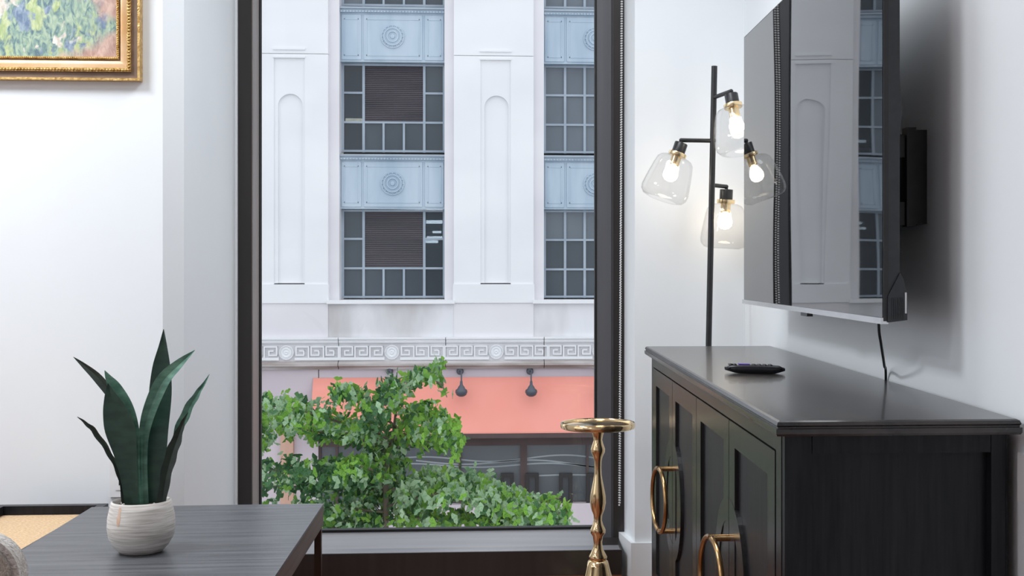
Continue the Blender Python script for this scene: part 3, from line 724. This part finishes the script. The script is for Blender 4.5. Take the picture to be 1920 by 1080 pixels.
# ================================================================== PAINTING, OUTLET
pc = at(262, 151, YL - .03)
PX1, PZ0 = pc.x, pc.z; PX0, PZ1 = PX1 - .78, PZ0 + .62
pa = thing('framed_painting', 'garden oil painting in an ornate gilded frame on the white wall', 'painting', ((PX0 + PX1) / 2, YL - .012, PZ0))
def frame_ring(i0, i1, y0, y1, name, m, bev=0.0, prof=None):
    bm = B(); out = []
    ps = prof or [(i0, y1), (i0, y0), (i1, y0), (i1, y1)]
    for i, y in ps:
        out.append([bm.verts.new(p) for p in ((PX0 + i, y, PZ0 + i), (PX1 - i, y, PZ0 + i), (PX1 - i, y, PZ1 - i), (PX0 + i, y, PZ1 - i))])
    for a, b in zip(out, out[1:] + out[:1]):
        for k in range(4): bm.faces.new((a[k], a[(k + 1) % 4], b[(k + 1) % 4], b[k]))
    return obj(name, bm, m, pa, bevel=bev)
yw = YL - .001
frame_ring(0, .0065, YL - .030, yw, 'outer_bead', 'gold', .002)
frame_ring(.0065, .0235, YL - .026, yw, 'brown_band', 'frameb')
frame_ring(.0235, .034, YL - .036, yw, 'ornament_base', 'gold', .002)
cv = [(.034, yw)] + [(.034 + .022 * t, YL - .034 + .014 * math.sin(t * 1.57)) for t in [i / 6 for i in range(7)]] + [(.056, yw)]
frame_ring(0, 0, 0, 0, 'gilt_cove', 'goldcove', 0, cv)
frame_ring(.056, .0595, YL - .018, yw, 'brown_fillet', 'frameb')
frame_ring(.0595, .0665, YL - .024, yw, 'inner_bead', 'gold', .002)
def bead_run(name, inset, y, r, step, sc, tilt):
    """carved beads around the frame, too small to pick apart: one part"""
    bm = B()
    def put(x, z, ang):
        mx_ = Matrix.Translation((x, y, z)) @ Matrix.Rotation(ang + tilt, 4, 'Y') @ Matrix.Diagonal((*sc, 1))
        bmesh.ops.create_icosphere(bm, subdivisions=1, radius=r, matrix=mx_)
    x0, x1, z0, z1 = PX0 + inset, PX1 - inset, PZ0 + inset, PZ1 - inset
    n = int((x1 - x0) / step)
    for i in range(n + 1):
        x = x0 + (x1 - x0) * i / n; put(x, z0, 0); put(x, z1, 0)
    n = int((z1 - z0) / step)
    for i in range(1, n):
        z = z0 + (z1 - z0) * i / n; put(x0, z, 1.57); put(x1, z, 1.57)
    o = obj(name, bm, 'gold', pa, True); o['kind'] = 'stuff'; return o
bead_run('carved_leaf_beads', .0285, YL - .037, .0042, .0085, (1.2, .8, 1.0), .5)
bead_run('rope_beads', .063, YL - .0245, .0030, .0052, (1.0, .8, 1.35), .6)
cvx0, cvx1, cvz0, cvz1 = PX0 + .066, PX1 - .066, PZ0 + .066, PZ1 - .066
me_o = bpy.data.meshes.new('canvas'); bmc = bx(-(cvx1 - cvx0) / 2, (cvx1 - cvx0) / 2, -.005, .005, 0, cvz1 - cvz0); bm = bmc
bmesh.ops.recalc_face_normals(bm, faces=bm.faces); bm.to_mesh(me_o); bm.free(); me_o.materials.append(M['painting'])
# texture origin at the canvas's lower right corner
me_o.transform(Matrix.Translation((-(cvx1 - cvx0) / 2, 0, 0)))
inst('canvas', me_o, pa, (cvx1, YL - .012, cvz0))

of = at(219, 893, YL); ol = thing('power_outlet', 'white wall outlet on the painting wall behind the snake plant', 'outlet', (of.x, YL, of.z - .058))
obj('plate', bx(of.x - .018, of.x + .055, YL - .006, YL, of.z - .058, of.z + .058), 'white', ol, bevel=.002)
for dz in (-.022, .022):
    r_ = obj('receptacle', bx(of.x - .001, of.x + .035, YL - .008, YL - .004, of.z + dz - .016, of.z + dz + .016), 'white', ol, bevel=.001)
    for dx in (.008, .024): obj('slot', bx(of.x + dx, of.x + dx + .003, YL - .0086, YL - .0075, of.z + dz - .002, of.z + dz + .010), 'gasket', r_)

# ---- roller blind chain beside the right jamb
YCN = 4.30
cx_ = at(1163, 500, YCN); z0_ = at(1160, 947, YCN).z
bc = thing('roller_blind_chain', 'nickel bead chain of a roller blind hanging beside the window jamb', 'blind chain', (cx_.x, cx_.y, z0_))
def strand(name, dx, dy, ph):
    bm = B(); n = int((2.5 - z0_) / .0085)
    for i in range(n):
        z = z0_ + (i + ph) * .0085; xx = cx_.x + dx + (z - 1.08) * .0045
        bmesh.ops.create_icosphere(bm, subdivisions=1, radius=.0036, matrix=Matrix.Translation((xx, cx_.y + dy, z)))
    o = obj(name, bm, 'chain', bc, True); o['kind'] = 'stuff'
strand('beads', 0, 0, 0); strand('beads', .004, .02, .5)
obj('bracket', bx(cx_.x - .02, XJ + .004, cx_.y - .015, cx_.y + .04, 2.49, 2.54), 'white', bc, bevel=.003)

# ================================================================== OUTSIDE: the building across the street
YO = 18.0; GROUND = -3.4
U = .6               # facade and its mouldings scaled down about the camera to match the television's reflection
def X(px): return at(px, 503, YO).x
def Z(py): return at(735, py, YO).z
PER = X(1117) - X(734.0)
bld = thing('office_building', 'pale limestone office building with blue grey window bays across the street', 'building', (X(800), YO + U * 3, GROUND))
b0, b1 = X(635), X(833); s0, s1 = X(615), X(851)
W3 = Z(5) - 0.0
ROW = Z(112) - Z(390)
ZTOP = Z(-420)
bays = range(-3, 3)
ZB0, ZSILL = Z(632), Z(562)
def wz(py): return Z(py)
# flat wall behind everything
obj('core_wall', bx(X(-700), X(2200), YO + U * 2.6, YO + U * 3.0, GROUND, ZTOP), 'inside', bld)
for k in bays:
    o_ = PER * k
    # --- piers right of bay k, from its strip to the next bay's strip
    p0, p1 = s1 + o_, s0 + o_ + PER
    n0, n1 = p0 + (X(901) - X(851)), p0 + (X(957.5) - X(851))
    blocks = [(Z(533), Z(103)), (Z(103) + U * .012, Z(-175)), (Z(-175) + U * .012, ZTOP)]
    for j, (za, zb_) in enumerate(blocks):
        bm = B()
        if j == 0:
            zt1, zt0 = Z(111), Z(531)
            box(bm, p0, n0, YO, YO + U * .5, za, zb_); box(bm, n1, p1, YO, YO + U * .5, za, zb_)
            box(bm, n0, n1, YO, YO + U * .5, zt1, zb_)
        else: box(bm, p0, p1, YO, YO + U * .5, za, zb_)
        pr_ = obj('stone_pier', bm, 'stone', bld)
        if j == 0:
            zs_ = Z(200); m0, m1 = n0 + U * .09, n1 - U * .05; r = (m1 - m0) / 2; cx = (m0 + m1) / 2
            arch = [(cx + r * math.cos(math.pi * i / 20), zs_ + r * math.sin(math.pi * i / 20)) for i in range(21)]
            poly = [(n0, zt1), (n1, zt1), (n1, zt0)] + [(m1, zt0)] + arch + [(m0, zt0), (n0, zt0)]
            bm = B(); prism(bm, [(x, YO + U * .035, z) for x, z in poly], (0, U * .3, 0)); obj('niche_surround', bm, 'stone', pr_)
            bm = B(); prism(bm, [(x, YO + U * .10, z) for x, z in [(m0 - U * .01, zt0), (m0 - U * .01, zs_ + r + U * .05), (m1 + U * .01, zs_ + r + U * .05), (m1 + U * .01, zt0)]], (0, U * .2, 0)); obj('niche_back', bm, 'stone', pr_)
            obj('niche_moulding', bx(n0 - U * .02, n1 + U * .02, YO - U * .03, YO + U * .02, Z(110.5), Z(107.5)), 'stone', pr_)
        elif j == 1: obj('niche_moulding', bx(n0 - U * .02, n1 + U * .02, YO - U * .03, YO + U * .02, Z(95.5), Z(92.5)), 'stone', pr_)
    obj('pier_base', bx(p0 - U * .02, p1 + U * .02, YO - U * .04, YO + U * .5, Z(568), Z(533)), 'stone', bld, bevel=.006)
    # --- strips beside the bay
    obj('bay_reveal', bx(s0 + o_, b0 + o_, YO + U * .12, YO + U * .9, Z(568), ZTOP), 'stone2', bld)
    obj('bay_reveal', bx(b1 + o_, s1 + o_, YO + U * .12, YO + U * .9, Z(568), ZTOP), 'stone2', bld)
    obj('bay_sill', bx(s0 + o_ - U * .02, s1 + o_ + U * .02, YO - U * .10, YO + U * .9, Z(569.5), Z(562.5)), 'stone', bld, bevel=.006)
    obj('under_sill_wall', bx(s0 + o_, s1 + o_, YO + U * .02, YO + U * .5, Z(634), Z(569.5)), 'stain', bld)
    obj('under_pier_wall', bx(p0, p1, YO, YO + U * .5, Z(634), Z(568)), 'stone2', bld)
    # --- windows and spandrels
    louver = (k % 2 == 0)
    cw = (b1 - b0); cols = [0, .212, .404, .600, .796, 1.0]
    for row in range(3):
        zo = ROW * row
        z0, z1 = Z(560) + zo, Z(391) + zo
        zr = [z0, z0 + (z1 - z0) * .325, z0 + (z1 - z0) * .66, z1]
        if louver: zr = [z0, Z(503) + zo, Z(447) + zo, z1]
        bm = B(); fw_ = .045; yA, yB = YO + U * .50, YO + U * .58
        xs = [b0 + o_ + cw * c for c in cols]
        for i, x in enumerate(xs):
            x = x + U * (.03 if i == 0 else -.03 if i == 5 else 0)
            if louver and i in (2, 3): box(bm, x - U * .025, x + U * .025, yA, yB, zr[0], zr[1])
            else: box(bm, x - U * .03, x + U * .03, yA, yB, z0, z1)
        for j, z in enumerate(zr):
            z = z + U * (.03 if j == 0 else -.03 if j == 3 else 0)
            if louver and j == 2:
                box(bm, xs[0], xs[1], yA + U * .002, yB, z - U * .025, z + U * .025); box(bm, xs[4], xs[5], yA + U * .002, yB, z - U * .025, z + U * .025)
            else: box(bm, xs[0], xs[5], yA + U * .002, yB, z - U * .025, z + U * .025)
        wn = obj('office_window', bm, 'winmetal', bld)
        for i in range(5):
            for j in range(3):
                if louver and 1 <= i <= 3 and j >= 1: continue
                pm = 'bpane'
                if row >= 1 and (not louver) and i < 4: pm = 'bpane2'
                elif not louver and j == 2: pm = 'bpane2'
                elif louver and row >= 1 and i == 0: pm = 'bpane2'
                if (k, row, i) in ((0, 0, 4), (0, 1, 0), (-1, 0, 4), (-1, 1, 4)): pm = 'bpane_lit'
                obj('window_pane', bx(xs[i], xs[i + 1], yB - U * .03, yB - U * .02, zr[j], zr[j + 1]), pm, wn)
        if louver:
            bm = B(); zl, zh = zr[1] + U * .03, z1 - U * .03; nsl = 30
            box(bm, xs[1] + U * .03, xs[4] - U * .03, yB - U * .02, yB, zl, zh)
            for q in range(nsl):
                zz = zl + (zh - zl) * (q + .15) / nsl
                prism(bm, [(xs[1] + U * .03, yB - U * .02, zz), (xs[1] + U * .03, yB - U * .02, zz + U * .045), (xs[1] + U * .03, yB - U * .055, zz)], (xs[4] - xs[1] - U * .06, 0, 0))
            obj('louver', bm, 'louver', wn)
        # spandrel above this window
        q0, q1 = z1 + U * .005, Z(298) + zo
        sp = obj('spandrel', bx(b0 + o_, b1 + o_, YO + U * .30, YO + U * .9, q0, q1), 'spandrel', bld)
        for c0_, c1_ in ((cols[0], cols[1]), (cols[1], cols[4]), (cols[4], cols[5])):
            xa_, xb_ = b0 + o_ + cw * c0_ + U * .035, b0 + o_ + cw * c1_ - U * .035
            bm = B(); zi0, zi1 = q0 + U * .05, q1 - U * .05
            box(bm, xa_, xb_, YO + U * .272, YO + U * .30, zi0, zi1)
            for fr in ((xa_ + U * .06, xb_ - U * .06, zi0 + U * .09, zi0 + U * .12), (xa_ + U * .06, xb_ - U * .06, zi1 - U * .12, zi1 - U * .09), (xa_ + U * .05, xa_ + U * .075, zi0 + U * .09, zi1 - U * .09), (xb_ - U * .075, xb_ - U * .05, zi0 + U * .09, zi1 - U * .09)):
                box(bm, fr[0], fr[1], YO + U * .262, YO + U * .272, fr[2], fr[3])
            obj('spandrel_panel', bm, 'spandrel', sp)
        mdz = (q0 + q1) / 2 + U * .02; cxm = (b0 + b1) / 2 + o_
        mxm = axis_mx((cxm, YO + U * .272, mdz), (0, -1, 0)); rm = U * .28
        mprof = [(q_r, U * q_z) for q_r, q_z in [(0, .06), (rm * .18, .055), (rm * .22, .02), (rm * .34, .02), (rm * .40, .05), (rm * .50, .05), (rm * .54, .018), (rm * .64, .018), (rm * .68, .045), (rm * .78, .045), (rm * .82, .012), (rm * .90, .012), (rm * .93, .03), (rm, .03), (rm * 1.02, 0)]]
        bm = lathe(B(), mprof, mxm, 32, False)
        for q in range(16):
            a = q * math.pi / 8
            ball(bm, mxm @ Vector((rm * .86 * math.cos(a), rm * .86 * math.sin(a), U * .02)), U * .022, 6, 4)
        obj('medallion', bm, 'spandrel', sp)
        bm = B(); box(bm, b0 + o_, b1 + o_, YO + U * .22, YO + U * .9, q1, q1 + U * .075)
        nb = 34
        for q in range(nb):
            xq = b0 + o_ + cw * (q + .2) / nb; box(bm, xq, xq + cw / nb * .6, YO + U * .195, YO + U * .22, q1 + U * .002, q1 + U * .04)
        obj('beaded_trim', bm, 'spandrel', sp)
        obj('window_ledge', bx(b0 + o_, b1 + o_, YO + U * .16, YO + U * .9, q1 + U * .076, q1 + U * .125), 'winmetal', bld)
# lit fixtures in the offices, and one imitated reflection
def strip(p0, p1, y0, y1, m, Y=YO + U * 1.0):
    a = at(p0, y1, Y); b = at(p1, y0, Y); obj('office_light_and_glint', bx(a.x, b.x, Y, Y + U * .12, a.z, b.z), m, bld)
strip(799, 829, 413, 419, 'tube'); strip(811, 827, 433, 437, 'tube'); strip(800, 829, 443, 446.5, 'tube'); strip(796, 821, 450.5, 455.5, 'tube')
strip(648, 680, 222, 226.5, 'pane_glint')  # glowing strip that imitates a warm reflection in the pane
tl_ = PER * -1
for px_, py_ in ((800, 262), (812, 419), (806, 429)):
    a = at(px_, py_, YO + U * 1.0); obj('office_light_and_glint', bx(a.x + tl_, a.x + tl_ + U * .35, YO + U * 1.0, YO + U * 1.1, a.z, a.z + U * .06), 'tube', bld)

# --- frieze: mouldings, greek key, rosettes
fx0, fx1 = s0 + PER * -3, s1 + PER * 3
joints = []
for k in range(-3, 4): joints += [b0 + PER * k, (b1 + X(3)) - X(0) + PER * k]
joints = sorted(j for j in joints if fx0 < j < fx1)
edges = [fx0] + joints + [fx1]
friezes = []
for a, b in zip(edges, edges[1:]):
    bm = B(); g = U * .008
    box(bm, a + g, b - g, YO - U * .02, YO + U * .5, Z(677), Z(643))
    fz = obj('frieze_block', bm, 'friezebed', bld); friezes.append((a, b, fz))
    bm = B(); pr_ = [(YO + U * .4, Z(643)), (YO - U * .06, Z(643)), (YO - U * .08, Z(640)), (YO - U * .05, Z(638.5)), (YO - U * .10, Z(635.5)), (YO - U * .10, Z(632.5)), (YO + U * .4, Z(632))]
    prism(bm, [(a + g, y, z) for y, z in pr_], (b - a - 2 * g, 0, 0)); obj('upper_moulding', bm, 'stone', fz)
    bm = B(); pr_ = [(YO + U * .4, Z(692)), (YO - U * .04, Z(692)), (YO - U * .05, Z(688)), (YO - U * .16, Z(685)), (YO - U * .16, Z(681)), (YO - U * .07, Z(677)), (YO + U * .4, Z(677))]
    prism(bm, [(a + g, y, z) for y, z in pr_], (b - a - 2 * g, 0, 0)); obj('lower_moulding', bm, 'cornice', fz)
kh = Z(648) - Z(673); kw = (X(735) - X(537.5)) / 6.95
def fret_mesh(mirror):
    bm = B(); t = kh * .105; w = kw * .94
    P = [(.03, .06), (.03, .94), (.90, .94), (.90, .32), (.36, .32), (.36, .64), (.64, .64)]
    for (xa_, za), (xb_, zb_) in zip(P, P[1:]):
        x0, x1 = sorted((xa_ * w, xb_ * w)); z0, z1 = sorted((za * kh, zb_ * kh))
        if mirror: x0, x1 = w - x1, w - x0
        box(bm, x0 - t / 2, x1 + t / 2, -U * .045, 0, z0 - t / 2, z1 + t / 2)
    box(bm, 0, w * 1.06, -U * .04, 0, -U * .02, U * .045)
    return meshof('fret', bm, 'stone')
fm = [fret_mesh(False), fret_mesh(True)]
bm = lathe(B(), [(q_r, U * q_z) for q_r, q_z in [(0, .03), (kh * .10, .055), (kh * .18, .03), (kh * .24, .03), (kh * .30, .05), (kh * .38, .045), (kh * .40, .015), (kh * .47, .015), (kh * .50, .045), (kh * .54, .04), (kh * .56, 0)]], axis_mx((0, 0, 0), (0, -1, 0)), 16, False)
rmesh = meshof('rosette', bm, 'stone')
RS = X(735) - X(537.5)
for k in range(-6, 8):
    xr_ = X(735) + RS * k
    def host(x):
        for a, b, f in friezes:
            if a <= x < b: return f
        return None
    h = host(xr_)
    if h is None: continue
    inst('rosette', rmesh, h, (xr_, YO - U * .02, Z(660.5)))
    for j in range(6):
        x = xr_ + kw * .55 + j * kw * .985; h2 = host(x)
        if h2 is None: continue
        inst('fret', fm[0 if j >= 3 else 1], h2, (x, YO - U * .02, Z(673)))

# --- ground floor
gx = X(587)
obj('ground_wall', bx(X(-700), X(596), YO + U * .05, YO + U * .5, GROUND, Z(692)), 'pinkstone', bld)
obj('ground_wall', bx(X(596) + U * .02, X(2200), YO + U * .05, YO + U * .5, Z(745), Z(692)), 'pinkstone', bld)
obj('ground_pilaster', bx(X(527), X(551), YO - U * .10, YO + U * .05, GROUND, Z(760)), 'brownstone', bld, bevel=.006)
obj('ground_base', bx(X(596) + U * .02, X(2200), YO + U * .0, YO + U * .5, GROUND, Z(948)), 'pinkstone', bld)
shopx = [X(598), X(630), X(742), X(862), X(982), X(1102), X(1222), X(1342), X(1500)]
for i, (a, b) in enumerate(zip(shopx, shopx[1:])):
    obj('shop_pane', bx(a + U * .03, b - U * .03, YO + U * .20, YO + U * .22, Z(946), Z(760)), 'shop', bld)
    obj('shop_post', bx(a - U * .03 - U * (.05 if i == 4 else 0), a + U * .03 + U * (.05 if i == 4 else 0), YO + U * .12, YO + U * .26, Z(946), Z(760)), 'awnedge', bld)
obj('shop_header', bx(X(596), X(1500), YO + U * .08, YO + U * .28, Z(838), Z(800)), 'awnedge', bld)
for j, (base, amp, ph, px_a, px_b) in enumerate(((862, 7, 0.3, 640, 1130), (874, 5, .9, 640, 1130), (868, 6, 1.6, 780, 1130), (893, 2, 0, 985, 1130))):
    bm = B(); prev = None; N_ = 70
    for i in range(N_ + 1):
        p = px_a + (px_b - px_a) * i / N_; y = base + amp * math.sin(p / 46 + ph) + .6 * amp * math.sin(p / 90 + ph)
        c = at(p, y, YO + U * .19); v = [bm.verts.new((c.x, yy, c.z + dz)) for yy, dz in ((YO + U * .19, -U * .018), (YO + U * .19, U * .018), (YO + U * .198, U * .018), (YO + U * .198, -U * .018))]
        if prev:
            for q in range(4): bm.faces.new((prev[q], prev[(q + 1) % 4], v[(q + 1) % 4], v[q]))
        else: bm.faces.new(v)
        prev = v
    bm.faces.new(prev[::-1]); obj('wave_stripe', bm, 'wave', bld)

# black inverted-U frames on the ledge below the shop window
for i, (p, lb_) in enumerate(((951, 'leftmost black inverted-U metal frame on the shop ledge'), (998, 'black inverted-U metal frame on the ledge right of the brown shop post'),
                              (1061, 'black inverted-U metal frame on the ledge beside the brass table'), (1112, 'rightmost black inverted-U metal frame on the shop ledge'))):
    a = at(p - 9, 943, YO + U * .04); b = at(p + 9, 888, YO + U * .04); zb_ = Z(948)
    bm = B(); t = U * .045
    box(bm, a.x - t, a.x + t, a.y, a.y + U * .08, zb_, b.z); box(bm, b.x - t, b.x + t, a.y, a.y + U * .08, zb_, b.z); box(bm, a.x + t, b.x - t, a.y, a.y + U * .08, b.z - U * .09, b.z)
    tag(obj('metal_frame', bm, 'black', None, bevel=.006), lb_, 'metal frame', 'inverted-U frames on the shop ledge')

# awning
aw = thing('shop_awning', 'long salmon canvas awning sloping over the dark shopfront', 'awning', (X(850), YO, Z(812)))
a_top = at(735, 708, YO + U * .02); a_bot = at(735, 812, YO - U * .5)
ax0, ax1 = X(587), X(1600)
bm = B(); prism(bm, [(ax0, YO + U * .02, a_top.z), (ax0, YO - U * .5, a_bot.z), (ax0, YO - U * .5, a_bot.z - U * .03), (ax0, YO + U * .02, a_top.z - U * .05)], (ax1 - ax0, 0, 0))
obj('canvas', bm, 'awning', aw)
obj('front_bar', bx(ax0, ax1, YO - U * .51, YO - U * .43, a_bot.z - U * .14, a_bot.z - U * .03), 'awnedge', aw)
for p in range(0, 9):
    x = ax0 + U * .05 + (ax1 - ax0 - U * .1) * p / 8
    bm = B(); tube(bm, [(x, YO - U * .46, a_bot.z - U * .08), (x, YO + U * .06, a_bot.z - U * .02)], U * .02, 8); obj('stay_rod', bm, 'awnedge', aw)

# gooseneck lamps over the awning
for i, (p, lb_) in enumerate(((733, 'grey gooseneck wall lamp half hidden by the ginkgo over the awning'), (865, 'grey gooseneck wall lamp over the middle of the salmon awning'),
                              (996, 'grey gooseneck wall lamp over the awning, nearest the brass table'), (1127, 'grey gooseneck wall lamp beyond the right window jamb'))):
    c = at(p, 696, YO + U * .02); e = at(p, 735, YO - U * .42)
    gl_ = thing('gooseneck_lamp', lb_, 'wall lamp', (c.x, YO + U * .05, e.z), 'gooseneck lamps over the awning')
    obj('wall_mount', lathe(B(), [(U * a_, U * b_) for a_, b_ in [(.0, 0), (.085, 0), (.085, .06), (.06, .10), (0, .11)]], axis_mx((c.x - U * .03, YO + U * .05, c.z), (0, -1, 0)), 20, False), 'goose', gl_, True, auto=40)
    bm = B(); tube(bm, smooth_path([(c.x - U * .03, YO - U * .04, c.z), (c.x, YO - U * .22, c.z + U * .04), (e.x, YO - U * .40, c.z - U * .04), (e.x, YO - U * .42, e.z + U * .20)]), U * .018, 8)
    obj('neck', bm, 'goose', gl_, True)
    obj('shade', lathe(B(), [(U * a_, U * b_) for a_, b_ in [(0, .26), (.028, .26), (.036, .17), (.075, .12), (.085, .085), (.135, .05), (.145, .0), (.115, -.07), (.06, -.105), (0, -.11)]], Matrix.Translation((e.x, YO - U * .42, e.z)), 20, False), 'goose', gl_, True, auto=50)

# street
struct(obj('street', bx(-60, 60, 8, 60, GROUND - U * .3, GROUND - U * .14), 'asphalt'))
struct(obj('sidewalk_far', bx(-60, 60, YO - U * 4.2, YO + U * .6, GROUND - U * .14, GROUND), 'pavement'))
struct(obj('sidewalk_near', bx(-60, 60, 5.0, 11.5, GROUND - U * .14, GROUND), 'pavement'))

# ================================================================== GINKGO TREE
YTR = 9.2
tb = at(722, 990, YTR)
tree = thing('ginkgo_tree', 'leafy green ginkgo tree on the pavement just outside the window', 'tree', (tb.x, YTR, GROUND))
fork = at(724, 900, YTR)
bm = B(); tp_ = smooth_path([(tb.x, YTR, GROUND), (tb.x - .03, YTR, -3), (tb.x, YTR, -1.8), fork, at(735, 830, YTR), at(742, 770, YTR)], 4)
tube(bm, tp_, [.040 - .034 * i / (len(tp_) - 1) for i in range(len(tp_))], 10); obj('trunk', bm, 'bark', tree, True)
# branches in depth and pixels: (x, y, depth offset); spread of the leaves in pixels; leaves per pixel; shares of fresh, pale and deep leaves
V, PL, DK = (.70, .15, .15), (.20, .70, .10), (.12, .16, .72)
MX_ = (.40, .28, .32)
BR = [
 ([(735, 840, 0), (660, 800, -.3), (580, 775, -.5), (520, 762, -.6), (440, 770, -.7)], 13, 1.0, (.45, .40, .15)),
 ([(742, 800, 0), (640, 812, .3), (560, 805, .4), (500, 795, .5), (430, 795, .5)], 12, .8, MX_),
 ([(740, 800, 0), (690, 750, -.4), (650, 738, -.5), (625, 745, -.5)], 10, .9, MX_),
 ([(742, 780, 0), (745, 740, -.1), (770, 715, -.2), (800, 700, -.3), (822, 690, -.3)], 9, 1.1, (.55, .35, .10)),
 ([(735, 830, 0), (690, 790, -.3), (720, 750, -.4), (735, 722, -.4)], 14, 1.1, (.25, .25, .5)),
 ([(735, 830, 0), (780, 805, -.2), (820, 800, -.4), (848, 812, -.5), (852, 845, -.5)], 12, 1.3, V),
 ([(735, 820, 0), (770, 775, .2), (805, 772, .2), (835, 792, .3)], 11, 1.0, (.55, .15, .30)),
 ([(724, 850, 0), (690, 825, .3), (640, 818, .4), (600, 815, .4)], 9, .9, (.35, .1, .55)),
 ([(735, 830, 0), (760, 825, .1), (800, 828, .1), (830, 838, 0)], 9, .9, (.5, .1, .4)),
 ([(800, 700, -.3), (828, 722, -.35), (838, 745, -.35)], 5, .22, V),
 ([(440, 800, .2), (480, 815, .2), (500, 840, .2)], 9, .9, (.3, .5, .2)),
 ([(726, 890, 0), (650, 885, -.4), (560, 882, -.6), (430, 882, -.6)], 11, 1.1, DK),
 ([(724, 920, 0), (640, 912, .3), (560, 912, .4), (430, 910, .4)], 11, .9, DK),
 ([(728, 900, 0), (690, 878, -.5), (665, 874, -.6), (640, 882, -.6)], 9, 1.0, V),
 ([(726, 920, 0), (800, 905, -.2), (870, 905, -.3), (930, 932, -.4), (1000, 962, -.4), (1050, 978, -.4)], 15, 1.9, PL),
 ([(724, 950, 0), (820, 925, -.5), (900, 925, -.6), (960, 950, -.6), (1030, 975, -.6)], 14, 1.5, (.35, .5, .15)),
 ([(722, 960, 0), (650, 955, -.2), (590, 962, -.3), (480, 955, -.4)], 13, .8, (.25, .40, .35)),
 ([(722, 975, 0), (800, 972, -.3), (880, 978, -.4), (960, 978, -.4), (1010, 985, -.4)], 10, 1.3, (.55, .15, .30)),
 ([(960, 955, -.5), (1000, 945, -.5), (1052, 932, -.5)], 3.5, .35, V),
 ([(960, 970, -.5), (1010, 965, -.5), (1070, 960, -.5)], 4, .4, V),
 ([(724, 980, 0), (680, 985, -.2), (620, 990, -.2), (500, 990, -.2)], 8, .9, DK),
 ([(730, 850, 0), (722, 880, .2), (760, 920, .3), (790, 950, .3)], 26, 2.4, (.25, .35, .40)),
 ([(730, 850, 0), (700, 890, .2), (690, 930, .3), (720, 965, .3)], 22, 2.0, (.2, .35, .45)),
]
leaves = []
for path, spread, dens, mix in BR:
    P3 = smooth_path([at(x, y, YTR + d * .8) for x, y, d in path], 5)
    bm = B(); n = len(P3); tube(bm, P3, [.011 - .008 * i / (n - 1) for i in range(n)], 6); obj('branch', bm, 'bark', tree, True)
    L2 = sum(math.hypot(b[0] - a[0], b[1] - a[1]) for a, b in zip(path, path[1:]))
    for q in range(int(L2 * dens * 1.55)):
        t = random.uniform(.10, 1.0) * (n - 1); i = min(int(t), n - 2); f = t - i
        c = P3[i].lerp(P3[i + 1], f)
        sg = spread * YTR / F_PX * (1.0 if t < .85 * n else .75)
        c = c + Vector((random.gauss(0, sg * .8), random.gauss(0, .14), random.gauss(0, sg * .8)))
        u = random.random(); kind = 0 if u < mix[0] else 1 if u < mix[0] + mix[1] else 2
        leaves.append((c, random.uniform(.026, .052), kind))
leaves.sort(key=lambda e: e[0].y - e[1] * 4)
def ginkgo(mx):
    pts = [(0, 0, 0)] + [((1.0 if abs(a) > 8 else .72) * math.sin(math.radians(a)), .09 * math.cos(a * .12), (1.0 if abs(a) > 8 else .72) * math.cos(math.radians(a))) for a in (-62, -42, -20, 0, 20, 42, 62)]
    stem = [(-.02, 0, 0), (.02, 0, 0), (.0, .02, -.55)]
    return [mx @ Vector(p) for p in pts], [mx @ Vector(p) for p in stem]
bm = B(); vp, vstem = ginkgo(Matrix.Identity(4)); vv = [bm.verts.new(p) for p in vp]
for i in range(1, 7): bm.faces.new((vv[0], vv[i], vv[i + 1]))
sv = [bm.verts.new(p) for p in vstem]; bm.faces.new(sv)
gm0 = meshof('leaf', bm, 'gleaf0'); gms = [gm0]
for q in (1, 2):
    m_ = gm0.copy(); m_.materials.clear(); m_.materials.append(M['gleaf%d' % q]); gms.append(m_)
for c, s, kind in leaves[:290]:
    inst('leaf', gms[kind], tree, c, (random.uniform(-1.1, 1.1), random.uniform(-2.6, 2.6), random.uniform(-1, 1)), (s * 1.1,) * 3)
from mathutils import Euler
org = ORG[tree.name]
for kd in range(3):
    vl, fl = [], []
    for c, s, kind in leaves[290:]:
        if kind != kd: continue
        mx_ = Matrix.Translation(c - org) @ Euler((random.uniform(-1.2, 1.2), random.uniform(-2.8, 2.8), random.uniform(-1.2, 1.2))).to_matrix().to_4x4() @ Matrix.Scale(s, 4)
        p_, s_ = ginkgo(mx_); b_ = len(vl); vl += [tuple(v) for v in p_ + s_]
        fl += [(b_, b_ + i, b_ + i + 1) for i in range(1, 7)] + [(b_ + 8, b_ + 9, b_ + 10)]
    me = bpy.data.meshes.new('foliage'); me.from_pydata(vl, [], fl); me.materials.append(M['gleaf%d' % kd])
    fo = bpy.data.objects.new('foliage', me); COL.objects.link(fo); fo.parent = tree; fo['kind'] = 'stuff'; ORG[fo.name] = org
